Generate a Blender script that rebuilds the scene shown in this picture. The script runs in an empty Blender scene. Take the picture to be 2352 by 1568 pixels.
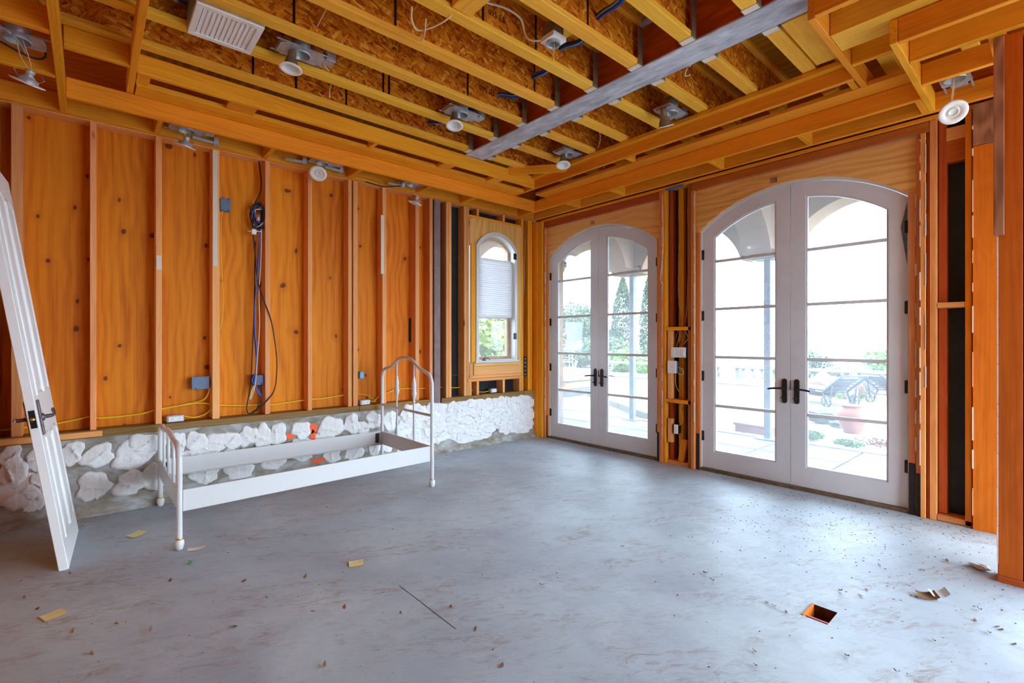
import bpy, bmesh, math, random
from mathutils import Vector, Matrix, noise

random.seed(11)
PI = math.pi
sc = bpy.context.scene
COL = sc.collection

# ------------------------------------------------------------------ camera, sky, sun, exposure
cam_data = bpy.data.cameras.new('camera')
cam = bpy.data.objects.new('camera', cam_data)
COL.objects.link(cam)
cam_data.sensor_width = 36.0
cam_data.lens = 36.0 * 1108.0 / 2352.0
cam_data.clip_start = 0.05
cam_data.clip_end = 400
cam.location = (-4.778, -4.978, 1.35)
HEAD = math.atan2(2440 - 1176, 1108.0)          # heading, counter-clockwise from +X
cam.rotation_euler = (PI / 2, 0, HEAD - PI / 2)
sc.camera = cam

world = bpy.data.worlds.new('sky')
sc.world = world
world.use_nodes = True
wnt = world.node_tree
bg = wnt.nodes['Background']
bg.inputs[0].default_value = (0.68, 0.85, 1.0, 1)
bg.inputs[1].default_value = 5.0

sun_data = bpy.data.lights.new('sun', 'SUN')
sun_data.energy = 1.5
sun_data.angle = 0.03
sun_data.color = (1.0, 0.95, 0.86)
sun = bpy.data.objects.new('sun', sun_data)
COL.objects.link(sun)
sun.rotation_euler = Vector((0.30, 0.42, -0.86)).to_track_quat('-Z', 'Y').to_euler()

sc.view_settings.view_transform = 'Standard'
sc.view_settings.look = 'None'
sc.view_settings.gamma = 1.0
sc.view_settings.use_curve_mapping = False
sc.view_settings.exposure = 1.85
sc.cycles.use_denoising = True
sc.cycles.max_bounces = 10
sc.cycles.diffuse_bounces = 6
sc.cycles.transparent_max_bounces = 24
sc.cycles.sample_clamp_indirect = 8.0
sc.cycles.caustics_reflective = False
sc.cycles.caustics_refractive = False

# ------------------------------------------------------------------ object helpers
def link(name, me, parent=None, loc=(0, 0, 0), rot=(0, 0, 0), label=None, cat=None, group=None, kind=None):
    o = bpy.data.objects.new(name, me)
    COL.objects.link(o)
    if parent is not None:
        o.parent = parent
    o.location = loc
    o.rotation_euler = rot
    if label: o['label'] = label
    if cat: o['category'] = cat
    if group: o['group'] = group
    if kind: o['kind'] = kind
    return o

def thing(name, label, cat, loc=(0, 0, 0), rot=(0, 0, 0), group=None, kind=None):
    o = link(name, None, None, loc, rot, label, cat, group, kind)
    o.empty_display_size = 0.05
    return o

def copy_tree(o, parent=None):
    c = o.copy()
    COL.objects.link(c)
    c.parent = parent
    for ch in list(o.children):
        copy_tree(ch, c)
    return c

class MB:
    """collects geometry, then becomes one mesh"""
    def __init__(s):
        s.v = []; s.f = []; s.m = []; s.sm = []
    def add(s, vs, fs, mi=0, smooth=False):
        b = len(s.v)
        s.v += [tuple(p) for p in vs]
        for f in fs:
            s.f.append(tuple(i + b for i in f)); s.m.append(mi); s.sm.append(smooth)
        return s
    def box(s, x0, x1, y0, y1, z0, z1, mi=0, M=None):
        x0, x1 = min(x0, x1), max(x0, x1); y0, y1 = min(y0, y1), max(y0, y1); z0, z1 = min(z0, z1), max(z0, z1)
        vs = [Vector((x, y, z)) for x in (x0, x1) for y in (y0, y1) for z in (z0, z1)]
        if M is not None: vs = [M @ p for p in vs]
        return s.add(vs, [(0, 1, 3, 2), (4, 6, 7, 5), (0, 4, 5, 1), (2, 3, 7, 6), (0, 2, 6, 4), (1, 5, 7, 3)], mi)
    def cbox(s, x0, x1, y0, y1, z0, z1, c=0.003, mi=0, M=None):
        """box with chamfered edges"""
        x0, x1 = min(x0, x1), max(x0, x1); y0, y1 = min(y0, y1), max(y0, y1); z0, z1 = min(z0, z1), max(z0, z1)
        c = min(c, (x1 - x0) * .4, (y1 - y0) * .4, (z1 - z0) * .4)
        vs = []; idx = {}
        for i, (X, sx) in enumerate(((x0, 1), (x1, -1))):
            for j, (Y, sy) in enumerate(((y0, 1), (y1, -1))):
                for k, (Z, sz) in enumerate(((z0, 1), (z1, -1))):
                    for a in range(3):
                        p = [X, Y, Z]
                        d = [sx * c, sy * c, sz * c]
                        for q in range(3):
                            if q != a: p[q] += d[q]
                        idx[(i, j, k, a)] = len(vs); vs.append(Vector(p))
        F = []
        for a in range(3):
            o1, o2 = [q for q in range(3) if q != a]
            for e in (0, 1):
                q = []
                for u, w in ((0, 0), (0, 1), (1, 1), (1, 0)):
                    t = [0, 0, 0]; t[a] = e; t[o1] = u; t[o2] = w
                    q.append(idx[(*t, a)])
                F.append(q)
        for a in range(3):                       # edges running along axis a
            o1, o2 = [q for q in range(3) if q != a]
            for u in (0, 1):
                for w in (0, 1):
                    t0 = [0, 0, 0]; t0[o1] = u; t0[o2] = w; t0[a] = 0
                    t1 = list(t0); t1[a] = 1
                    F.append([idx[(*t0, o1)], idx[(*t1, o1)], idx[(*t1, o2)], idx[(*t0, o2)]])
        for i in (0, 1):
            for j in (0, 1):
                for k in (0, 1):
                    F.append([idx[(i, j, k, 0)], idx[(i, j, k, 1)], idx[(i, j, k, 2)]])
        cen = Vector(((x0 + x1) / 2, (y0 + y1) / 2, (z0 + z1) / 2))
        out = []
        for f in F:
            n = Vector((0, 0, 0)); pts = [vs[i] for i in f]
            n = (pts[1] - pts[0]).cross(pts[2] - pts[0])
            m = sum(pts, Vector()) / len(pts)
            out.append(tuple(f) if n.dot(m - cen) > 0 else tuple(reversed(f)))
        if M is not None: vs = [M @ p for p in vs]
        return s.add(vs, out, mi)
    def tube(s, pts, r, n=8, mi=0, cap=True, rs=None):
        P = [Vector(p) for p in pts]
        ring0 = len(s.v)
        up = Vector((0, 0, 1))
        t = (P[1] - P[0]).normalized()
        u = t.cross(up)
        if u.length < 1e-3: u = t.cross(Vector((1, 0, 0)))
        u.normalize()
        N = len(P)
        vs = []
        for i in range(N):
            t = (P[min(i + 1, N - 1)] - P[max(i - 1, 0)])
            if t.length < 1e-9: t = Vector((0, 0, 1))
            t.normalize()
            u = (u - t * u.dot(t))
            if u.length < 1e-6: u = t.orthogonal()
            u.normalize()
            w = t.cross(u)
            rr = rs[i] if rs else r
            for k in range(n):
                a = 2 * PI * k / n
                vs.append(P[i] + (u * math.cos(a) + w * math.sin(a)) * rr)
        fs = []
        for i in range(N - 1):
            for k in range(n):
                fs.append((i * n + k, i * n + (k + 1) % n, (i + 1) * n + (k + 1) % n, (i + 1) * n + k))
        s.add(vs, fs, mi, True)
        if cap:
            s.f.append(tuple(ring0 + k for k in reversed(range(n)))); s.m.append(mi); s.sm.append(False)
            s.f.append(tuple(ring0 + (N - 1) * n + k for k in range(n))); s.m.append(mi); s.sm.append(False)
        return s
    def lathe(s, prof, n=20, c=(0, 0, 0), mi=0, M=None, flute=0.0, nf=0):
        """prof: (radius, z) pairs turned about the local Z axis"""
        vs = []
        for (r, z) in prof:
            for k in range(n):
                a = 2 * PI * k / n
                rr = r * (1 + flute * math.cos(nf * a)) if nf else r
                p = Vector((rr * math.cos(a), rr * math.sin(a), z))
                p = (M @ p) if M is not None else p
                vs.append(p + Vector(c))
        fs = []
        for i in range(len(prof) - 1):
            for k in range(n):
                fs.append((i * n + k, i * n + (k + 1) % n, (i + 1) * n + (k + 1) % n, (i + 1) * n + k))
        return s.add(vs, fs, mi, True)
    def quad(s, a, b, c, d, mi=0):
        return s.add([a, b, c, d], [(0, 1, 2, 3)], mi)
    def mesh(s, mats, name='mesh'):
        me = bpy.data.meshes.new(name)
        me.from_pydata(s.v, [], s.f)
        if not isinstance(mats, (list, tuple)): mats = [mats]
        for m in mats: me.materials.append(m)
        for p, mi, sm in zip(me.polygons, s.m, s.sm):
            p.material_index = mi; p.use_smooth = sm
        me.update()
        return me
    def obj(s, name, mats, parent=None, **kw):
        return link(name, s.mesh(mats, name), parent, **kw)

def spline(pts, step=6):
    """Catmull-Rom through the points"""
    P = [Vector(p) for p in pts]
    if len(P) < 3: return P
    out = []
    for i in range(len(P) - 1):
        p0 = P[max(i - 1, 0)]; p1 = P[i]; p2 = P[i + 1]; p3 = P[min(i + 2, len(P) - 1)]
        for k in range(step):
            t = k / step
            out.append(0.5 * ((2 * p1) + (p2 - p0) * t + (2 * p0 - 5 * p1 + 4 * p2 - p3) * t * t + (3 * p1 - p0 - 3 * p2 + p3) * t ** 3))
    out.append(P[-1])
    return out

_cache = {}
def board(name, parent, x0, x1, y0, y1, z0, z1, mat, axis=None, c=0.003, **kw):
    """a piece of lumber: its grain runs along local Z; alike pieces share a mesh"""
    x0, x1 = min(x0, x1), max(x0, x1); y0, y1 = min(y0, y1), max(y0, y1); z0, z1 = min(z0, z1), max(z0, z1)
    d = {'x': x1 - x0, 'y': y1 - y0, 'z': z1 - z0}
    if axis is None: axis = max(d, key=lambda k: d[k])
    ctr = ((x0 + x1) / 2, (y0 + y1) / 2, (z0 + z1) / 2)
    if axis == 'z': dims = (d['x'], d['y'], d['z']); rot = (0, 0, 0)
    elif axis == 'x': dims = (d['z'], d['y'], d['x']); rot = (0, PI / 2, 0)
    else: dims = (d['x'], d['z'], d['y']); rot = (-PI / 2, 0, 0)
    key = (tuple(round(q, 4) for q in dims), mat.name, c)
    me = _cache.get(key)
    if me is None:
        a, b, e = [q / 2 for q in dims]
        me = MB().cbox(-a, a, -b, b, -e, e, c).mesh(mat, 'board')
        _cache[key] = me
    return link(name, me, parent, ctr, rot, **kw)

# ------------------------------------------------------------------ materials
def srgb(r, g, b):
    f = lambda c: c / 12.92 if c <= 0.04045 else ((c + 0.055) / 1.055) ** 2.4
    return (f(r / 255), f(g / 255), f(b / 255), 1)

def node(nt, t, **kw):
    n = nt.nodes.new(t)
    for k, v in kw.items():
        if k.startswith('i_'):
            n.inputs[k[2:].replace('_', ' ')].default_value = v
        else:
            setattr(n, k, v)
    return n

def new_mat(name, col=(0.8, 0.8, 0.8, 1), rough=0.5, metal=0.0, spec=0.5):
    m = bpy.data.materials.new(name)
    m.use_nodes = True
    b = m.node_tree.nodes['Principled BSDF']
    b.inputs['Base Color'].default_value = col
    b.inputs['Roughness'].default_value = rough
    b.inputs['Metallic'].default_value = metal
    b.inputs['Specular IOR Level'].default_value = spec
    return m

def ramp(nt, fac, stops):
    r = node(nt, 'ShaderNodeValToRGB')
    el = r.color_ramp.elements
    while len(el) < len(stops): el.new(0.5)
    for e, (p, c) in zip(el, stops):
        e.position = p; e.color = c if len(c) == 4 else (*c, 1)
    nt.links.new(fac, r.inputs[0])
    return r.outputs[0]

def vmath(nt, op, a, b):
    n = node(nt, 'ShaderNodeVectorMath', operation=op)
    for i, q in enumerate((a, b)):
        if isinstance(q, (tuple, list)): n.inputs[i].default_value = q
        else: nt.links.new(q, n.inputs[i])
    return n.outputs[0]

def fmath(nt, op, a, b=None, clamp=False):
    n = node(nt, 'ShaderNodeMath', operation=op, use_clamp=clamp)
    for i, q in enumerate((a, b)):
        if q is None: continue
        if isinstance(q, (int, float)): n.inputs[i].default_value = q
        else: nt.links.new(q, n.inputs[i])
    return n.outputs[0]

def mixc(nt, fac, a, b, mode='MIX'):
    n = node(nt, 'ShaderNodeMix', data_type='RGBA', blend_type=mode)
    for i, q in ((0, fac), (6, a), (7, b)):
        if isinstance(q, (int, float)): n.inputs[i].default_value = q
        elif isinstance(q, tuple): n.inputs[i].default_value = q
        else: nt.links.new(q, n.inputs[i])
    return n.outputs[2]

def noise_t(nt, vec, scale, detail=4, rough=0.55, dist=0.0):
    n = node(nt, 'ShaderNodeTexNoise')
    n.inputs['Scale'].default_value = scale; n.inputs['Detail'].default_value = detail
    n.inputs['Roughness'].default_value = rough; n.inputs['Distortion'].default_value = dist
    nt.links.new(vec, n.inputs['Vector'])
    return n.outputs['Fac']

def bump(nt, h, strength, dist=0.01):
    n = node(nt, 'ShaderNodeBump')
    n.inputs['Strength'].default_value = strength; n.inputs['Distance'].default_value = dist
    nt.links.new(h, n.inputs['Height'])
    nt.links.new(n.outputs[0], nt.nodes['Principled BSDF'].inputs['Normal'])

def wood(name, dark, mid, light, knot=0.5, flat=False, cath=0.5, rough=0.62, var=0.28, knot_scale=3.2, knot_col=srgb(88, 38, 10)):
    """grain along local Z; flat = a sheet: x width, y thickness, z height"""
    m = new_mat(name, mid, rough, spec=0.25)
    nt = m.node_tree; L = nt.links
    tc = node(nt, 'ShaderNodeTexCoord'); oi = node(nt, 'ShaderNodeObjectInfo')
    rnd = oi.outputs['Random']
    cmb = node(nt, 'ShaderNodeCombineXYZ')
    L.new(fmath(nt, 'MULTIPLY', rnd, 31.7), cmb.inputs[0]); L.new(fmath(nt, 'MULTIPLY', rnd, 17.3), cmb.inputs[1]); L.new(fmath(nt, 'MULTIPLY', rnd, 53.1), cmb.inputs[2])
    v = tc.outputs['Object']
    if flat: v = vmath(nt, 'MULTIPLY', v, (1, 0.02, 1))
    v = vmath(nt, 'ADD', v, cmb.outputs[0])
    # wavy warp so that the grain bends round knots
    wv = noise_t(nt, vmath(nt, 'MULTIPLY', v, (3.0, 3.0, 1.0)), 1.0, 2)
    wcmb = node(nt, 'ShaderNodeCombineXYZ'); L.new(fmath(nt, 'MULTIPLY', fmath(nt, 'SUBTRACT', wv, 0.5), 0.30), wcmb.inputs[0])
    vw = vmath(nt, 'ADD', v, wcmb.outputs[0])
    fine = noise_t(nt, vmath(nt, 'MULTIPLY', v, (60, 60, 1.6)), 1.0, 4, 0.6, 0.3)
    w = node(nt, 'ShaderNodeTexWave', wave_type='BANDS', bands_direction='X', wave_profile='SIN')
    w.inputs['Scale'].default_value = 2.6 if flat else 7.0
    w.inputs['Distortion'].default_value = 5.5; w.inputs['Detail'].default_value = 2.0; w.inputs['Detail Scale'].default_value = 0.9
    L.new(vmath(nt, 'MULTIPLY', vw, (1.6, 1.6, 0.16)), w.inputs['Vector'])
    broad = noise_t(nt, vmath(nt, 'MULTIPLY', v, (2.2, 2.2, 0.5)), 1.0, 3)
    f = fmath(nt, 'ADD', fmath(nt, 'MULTIPLY', fine, 0.55), fmath(nt, 'MULTIPLY', w.outputs['Fac'], 0.5 * cath))
    f = fmath(nt, 'ADD', f, fmath(nt, 'MULTIPLY', broad, 0.5))
    f = fmath(nt, 'SUBTRACT', f, 0.27 + 0.22 * cath)
    col = ramp(nt, f, [(0.0, dark), (0.28, mid), (0.62, light)])
    vo = node(nt, 'ShaderNodeTexVoronoi', feature='F1')
    vo.inputs['Scale'].default_value = 1.0
    if flat:
        vo.voronoi_dimensions = '2D'
        sp = node(nt, 'ShaderNodeSeparateXYZ'); L.new(vw, sp.inputs[0])
        c2 = node(nt, 'ShaderNodeCombineXYZ'); L.new(fmath(nt, 'MULTIPLY', sp.outputs[0], knot_scale), c2.inputs[0]); L.new(fmath(nt, 'MULTIPLY', sp.outputs[2], knot_scale * .8), c2.inputs[1])
        L.new(c2.outputs[0], vo.inputs['Vector'])
    else:
        L.new(vmath(nt, 'MULTIPLY', vw, (knot_scale, knot_scale, knot_scale * 0.4)), vo.inputs['Vector'])
    sep = node(nt, 'ShaderNodeSeparateColor'); L.new(vo.outputs['Color'], sep.inputs[0])
    pick = fmath(nt, 'GREATER_THAN', sep.outputs[0], 1 - knot)
    size = fmath(nt, 'ADD', 0.035, fmath(nt, 'MULTIPLY', sep.outputs[1], 0.05))
    kd = fmath(nt, 'SUBTRACT', 1.0, fmath(nt, 'DIVIDE', vo.outputs['Distance'], size), True)
    kd = fmath(nt, 'MULTIPLY', fmath(nt, 'MULTIPLY', kd, 2.6, True), pick)
    halo = fmath(nt, 'SUBTRACT', 1.0, fmath(nt, 'DIVIDE', vo.outputs['Distance'], fmath(nt, 'MULTIPLY', size, 3.5)), True)
    halo = fmath(nt, 'MULTIPLY', fmath(nt, 'MULTIPLY', halo, pick), 0.45)
    col = mixc(nt, halo, col, dark)
    col = mixc(nt, fmath(nt, 'MULTIPLY', kd, 0.85), col, knot_col)
    hs = node(nt, 'ShaderNodeHueSaturation')
    L.new(fmath(nt, 'ADD', 1 - var / 2, fmath(nt, 'MULTIPLY', rnd, var)), hs.inputs['Value'])
    r2 = fmath(nt, 'FRACT', fmath(nt, 'MULTIPLY', rnd, 7.77))
    L.new(fmath(nt, 'ADD', 0.492, fmath(nt, 'MULTIPLY', r2, 0.016)), hs.inputs['Hue'])
    L.new(col, hs.inputs['Color'])
    L.new(hs.outputs[0], nt.nodes['Principled BSDF'].inputs['Base Color'])
    bump(nt, fine, 0.12, 0.004)
    return m

M = {}
M['stud'] = wood('stud lumber', srgb(204, 128, 66), srgb(232, 162, 98), srgb(243, 184, 124), 0.25, cath=0.1)
M['joist'] = wood('joist flange lumber', srgb(226, 148, 34), srgb(248, 182, 58), srgb(252, 202, 92), 0.10, cath=0.15, var=0.15)
M['soffit'] = wood('soffit lumber', srgb(206, 116, 18), srgb(240, 156, 32), srgb(247, 178, 58), 0.28, cath=0.10, var=0.2)
M['red'] = wood('reddish header lumber', srgb(140, 62, 22), srgb(178, 88, 34), srgb(200, 112, 50), 0.25, cath=0.1)
M['brown'] = wood('old jamb lumber', srgb(176, 100, 50), srgb(214, 138, 78), srgb(228, 160, 102), 0.3, cath=0.12)
M['ply'] = wood('orange plywood', srgb(192, 94, 6), srgb(228, 136, 12), srgb(238, 158, 30), 0.6, flat=True, cath=0.3, var=0.16, knot_scale=3.4)
M['ply_light'] = wood('pale arch plywood', srgb(196, 132, 62), srgb(234, 176, 100), srgb(243, 196, 126), 0.05, flat=True, cath=0.28, var=0.06)
M['subfloor'] = wood('olive subfloor plywood', srgb(160, 106, 22), srgb(198, 138, 36), srgb(216, 160, 56), 0.2, flat=True, cath=0.5)
M['treated'] = wood('treated sill lumber', srgb(110, 84, 40), srgb(140, 108, 56), srgb(164, 130, 76), 0.25, cath=0.3)
M['post'] = wood('tall post lumber', srgb(156, 70, 8), srgb(196, 98, 14), srgb(214, 120, 30), 0.5, cath=0.1, knot_scale=2.4)
M['plank'] = wood('grey brown plank', srgb(132, 82, 58), srgb(160, 106, 78), srgb(178, 124, 96), 0.1, cath=0.9)
M['packing'] = wood('beam packing plywood', srgb(176, 80, 12), srgb(208, 102, 18), srgb(222, 122, 32), 0.2, cath=0.4)

def osb_mat():
    m = new_mat('oriented strand board', srgb(180, 100, 20), 0.7, spec=0.2)
    nt = m.node_tree; L = nt.links
    tc = node(nt, 'ShaderNodeTexCoord')
    v = vmath(nt, 'MULTIPLY', tc.outputs['Object'], (1, 0.0, 1))
    oi = node(nt, 'ShaderNodeObjectInfo'); cm = node(nt, 'ShaderNodeCombineXYZ')
    L.new(fmath(nt, 'MULTIPLY', oi.outputs['Random'], 40), cm.inputs[2])
    v = vmath(nt, 'ADD', v, cm.outputs[0])
    def layer(rot, sx, sz, r):
        mp = node(nt, 'ShaderNodeMapping'); mp.inputs['Rotation'].default_value = (0, rot, 0)
        L.new(v, mp.inputs['Vector'])
        ms = vmath(nt, 'MULTIPLY', mp.outputs[0], (sx, 1, sz))
        nz = node(nt, 'ShaderNodeTexNoise'); nz.inputs['Scale'].default_value = 0.8; L.new(ms, nz.inputs['Vector'])
        vv = vmath(nt, 'ADD', ms, vmath(nt, 'MULTIPLY', nz.outputs['Color'], (0.9, 0, 0.9)))
        vo = node(nt, 'ShaderNodeTexVoronoi', feature='F1'); vo.inputs['Scale'].default_value = 1.0; vo.inputs['Randomness'].default_value = r
        L.new(vv, vo.inputs['Vector'])
        s = node(nt, 'ShaderNodeSeparateColor'); L.new(vo.outputs['Color'], s.inputs[0])
        return s.outputs
    a = layer(0.55, 62, 15, 1.0); b = layer(-0.6, 52, 14, 1.0); c = layer(1.3, 70, 17, 1.0)
    stops = [(0.0, srgb(150, 60, 4)), (0.22, srgb(198, 98, 8)), (0.6, srgb(220, 124, 14)), (0.88, srgb(232, 148, 30)), (1.0, srgb(248, 186, 70))]
    ca = ramp(nt, a[0], stops); cb = ramp(nt, b[0], stops); cc = ramp(nt, c[0], stops)
    col = mixc(nt, fmath(nt, 'GREATER_THAN', b[1], 0.5), ca, cb)
    col = mixc(nt, fmath(nt, 'GREATER_THAN', c[1], 0.6), col, cc)
    L.new(col, nt.nodes['Principled BSDF'].inputs['Base Color'])
    bump(nt, a[2], 0.15, 0.004)
    return m
M['osb'] = osb_mat()

def mottled(name, stops, scale, detail=6, rough=0.6, bstr=0.2, metal=0.0, spec=0.4, bd=0.01, stretch=(1, 1, 1), rv=None):
    m = new_mat(name, stops[0][1], rough, metal, spec)
    nt = m.node_tree
    tc = node(nt, 'ShaderNodeTexCoord')
    v = vmath(nt, 'MULTIPLY', tc.outputs['Object'], stretch)
    n = noise_t(nt, v, scale, detail, 0.6, 0.4)
    nt.links.new(ramp(nt, n, stops), nt.nodes['Principled BSDF'].inputs['Base Color'])
    if bstr: bump(nt, n, bstr, bd)
    return m

def floor_mat():
    m = new_mat('concrete floor', srgb(176, 180, 184), 0.55, spec=0.45)
    nt = m.node_tree; L = nt.links
    tc = node(nt, 'ShaderNodeTexCoord'); v = tc.outputs['Object']
    n1 = noise_t(nt, v, 1.3, 6, 0.6, 0.3)
    base = ramp(nt, n1, [(0.3, srgb(150, 161, 174)), (0.5, srgb(168, 181, 192)), (0.72, srgb(188, 203, 212))])
    n2 = noise_t(nt, v, 9, 8, 0.65, 0.5)
    base = mixc(nt, fmath(nt, 'MULTIPLY', n2, 0.35), base, srgb(152, 160, 170))
    # smeared dirt, stretched along one direction, heavier away from the doors' threshold line and near the near wall
    mp = node(nt, 'ShaderNodeMapping'); mp.inputs['Rotation'].default_value = (0, 0, 0.5); L.new(v, mp.inputs['Vector'])
    ms = vmath(nt, 'MULTIPLY', mp.outputs[0], (1.0, 2.6, 1.0))
    d1 = noise_t(nt, ms, 1.6, 9, 0.72, 0.8)
    d2 = noise_t(nt, ms, 9.0, 9, 0.75, 1.2)
    dirt = fmath(nt, 'MULTIPLY', fmath(nt, 'SUBTRACT', d1, 0.43), 5.0, True)
    sm = fmath(nt, 'MULTIPLY', fmath(nt, 'SUBTRACT', d2, 0.47), 5.0, True)
    col = mixc(nt, fmath(nt, 'MULTIPLY', fmath(nt, 'MULTIPLY', dirt, sm), 0.9), base, srgb(132, 100, 78))
    # a few pale blue-green paint spills
    vo = noise_t(nt, v, 1.7, 2, 0.4)
    sp = fmath(nt, 'MULTIPLY', fmath(nt, 'SUBTRACT', vo, 0.735), 9.0, True)
    col = mixc(nt, fmath(nt, 'MULTIPLY', sp, 0.4), col, srgb(140, 196, 186))
    # scattered dark grit specks
    vv = node(nt, 'ShaderNodeTexVoronoi', feature='F1'); vv.inputs['Scale'].default_value = 26; L.new(v, vv.inputs['Vector'])
    sep = node(nt, 'ShaderNodeSeparateColor'); L.new(vv.outputs['Color'], sep.inputs[0])
    spk = fmath(nt, 'MULTIPLY', fmath(nt, 'LESS_THAN', vv.outputs['Distance'], 0.07), fmath(nt, 'GREATER_THAN', sep.outputs[0], 0.86))
    col = mixc(nt, fmath(nt, 'MULTIPLY', spk, 0.6), col, srgb(96, 66, 48))
    L.new(col, nt.nodes['Principled BSDF'].inputs['Base Color'])
    L.new(fmath(nt, 'ADD', 0.38, fmath(nt, 'MULTIPLY', n2, 0.3)), nt.nodes['Principled BSDF'].inputs['Roughness'])
    bump(nt, fmath(nt, 'ADD', n2, fmath(nt, 'MULTIPLY', d2, 0.8)), 0.22, 0.01)
    return m
M['floor'] = floor_mat()
M['stem'] = mottled('foundation concrete', [(0.3, srgb(116, 104, 86)), (0.48, srgb(150, 142, 130)), (0.6, srgb(172, 174, 174)), (0.75, srgb(190, 192, 190))], 5, 9, 0.75, 0.5, bd=0.02, stretch=(1, 1, 2.2))
M['plaster'] = mottled('white plaster', [(0.25, srgb(214, 211, 208)), (0.6, srgb(236, 235, 234)), (0.9, srgb(243, 243, 243))], 14, 8, 0.7, 0.7, bd=0.015, stretch=(1, 1, 0.5))
M['tan'] = mottled('tan sash paint', [(0.3, srgb(184, 156, 126)), (0.7, srgb(204, 178, 148))], 8, 3, 0.5, 0.05)
M['white'] = new_mat('white enamel', srgb(212, 211, 210), 0.3)
M['door_white'] = new_mat('white door paint', srgb(226, 224, 222), 0.38)
M['frame_white'] = mottled('grey white door paint', [(0.3, srgb(203, 204, 208)), (0.7, srgb(214, 216, 220))], 2.5, 3, 0.42, 0.0)
M['plastic'] = new_mat('white plastic', srgb(236, 234, 230), 0.35)
M['black'] = new_mat('dark bronze metal', srgb(42, 38, 44), 0.35, 0.6)
M['pewter'] = mottled('aged pewter', [(0.3, srgb(70, 60, 62)), (0.7, srgb(120, 110, 112))], 40, 3, 0.4, 0.1, metal=0.6)
M['brass'] = new_mat('brass', srgb(214, 176, 96), 0.3, 0.9)
M['rubber'] = new_mat('black cable sheath', srgb(30, 26, 30), 0.5)
M['blue'] = new_mat('blue cable sheath', srgb(36, 84, 190), 0.4)
M['bluedark'] = new_mat('dark blue cable sheath', srgb(28, 40, 110), 0.4)
M['lightblue'] = new_mat('pale blue cable sheath', srgb(96, 170, 216), 0.4)
M['yellow'] = new_mat('yellow cable sheath', srgb(236, 190, 30), 0.45)
M['cream'] = new_mat('cream cable sheath', srgb(232, 208, 168), 0.5)
M['box_blue'] = new_mat('slate blue plastic box', srgb(92, 116, 146), 0.5)
M['galv'] = mottled('galvanised sheet', [(0.3, srgb(150, 152, 156)), (0.7, srgb(196, 200, 204))], 22, 4, 0.42, 0.05, metal=0.35, spec=0.5)
M['galv_tan'] = mottled('stained galvanised strap', [(0.3, srgb(112, 90, 66)), (0.7, srgb(150, 128, 100))], 12, 4, 0.5, 0.05, metal=0.3)
M['steel'] = mottled('primed steel beam', [(0.28, srgb(140, 138, 146)), (0.5, srgb(182, 182, 190)), (0.72, srgb(214, 218, 226))], 7, 7, 0.5, 0.08, stretch=(2.5, 0.7, 2.5), spec=0.4)
M['steel_post'] = mottled('primed steel post', [(0.3, srgb(118, 96, 96)), (0.7, srgb(144, 120, 118))], 8, 5, 0.55, 0.05, spec=0.3)
M['paper'] = mottled('black building paper', [(0.3, srgb(22, 22, 26)), (0.7, srgb(38, 38, 42))], 9, 4, 0.8, 0.1)
M['paper_teal'] = mottled('dark teal house wrap', [(0.3, srgb(28, 38, 44)), (0.7, srgb(42, 54, 60))], 5, 4, 0.7, 0.1)
M['flash'] = mottled('black flashing membrane', [(0.35, srgb(18, 18, 22)), (0.7, srgb(44, 40, 42))], 30, 5, 0.55, 0.3)
M['caulk'] = new_mat('white caulk', srgb(222, 208, 190), 0.7)
M['orange_paint'] = new_mat('orange spray paint', srgb(250, 96, 34), 0.6)
M['blue_tape'] = new_mat('blue masking tape', srgb(38, 122, 178), 0.6)
M['note'] = mottled('pale yellow note paper', [(0.3, srgb(216, 200, 136)), (0.7, srgb(228, 214, 152))], 20, 2, 0.8, 0.0)
M['ink'] = new_mat('black stamp ink', srgb(44, 26, 10), 0.8, spec=0.1)
M['leaf_dry'] = mottled('dry brown leaf', [(0.3, srgb(96, 54, 28)), (0.7, srgb(140, 88, 48))], 30, 3, 0.8, 0.1)
M['leaf_green'] = new_mat('green scrap', srgb(70, 140, 70), 0.6)
M['cardboard'] = mottled('brown cardboard', [(0.3, srgb(104, 66, 36)), (0.7, srgb(136, 92, 54))], 15, 3, 0.8, 0.1)
M['foil'] = new_mat('crumpled clear film', srgb(206, 212, 216), 0.25)
M['pit'] = mottled('earth in the floor pocket', [(0.3, srgb(58, 30, 14)), (0.7, srgb(110, 64, 30))], 25, 5, 0.9, 0.5)
M['red_plastic'] = new_mat('red plastic sleeve', srgb(170, 54, 58), 0.5)
M['insul'] = mottled('foil duct insulation', [(0.3, srgb(120, 100, 84)), (0.7, srgb(196, 176, 156))], 18, 4, 0.45, 0.4, metal=0.2)
M['lamp_glass'] = new_mat('lamp face', srgb(224, 224, 218), 0.15)
# outside
M['stucco'] = mottled('peach stucco', [(0.3, srgb(148, 113, 84)), (0.7, srgb(159, 128, 100))], 6, 6, 0.85, 0.3)
M['stone'] = mottled('weathered cast stone', [(0.3, srgb(92, 86, 80)), (0.7, srgb(122, 116, 108))], 8, 6, 0.85, 0.3)
M['paving'] = mottled('slate paving', [(0.3, srgb(62, 58, 62)), (0.7, srgb(88, 83, 86))], 5, 8, 0.75, 0.4, bd=0.02)
M['gravel'] = mottled('pale gravel', [(0.3, srgb(129, 128, 123)), (0.6, srgb(155, 154, 151))], 30, 6, 0.9, 0.5, bd=0.02)
M['lawn'] = mottled('dry lawn', [(0.3, srgb(66, 70, 30)), (0.5, srgb(88, 84, 42)), (0.7, srgb(104, 96, 54))], 2.2, 9, 0.95, 0.4, bd=0.03)
M['terracotta'] = mottled('terracotta', [(0.3, srgb(126, 65, 46)), (0.7, srgb(148, 86, 64))], 12, 5, 0.75, 0.2)
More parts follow.
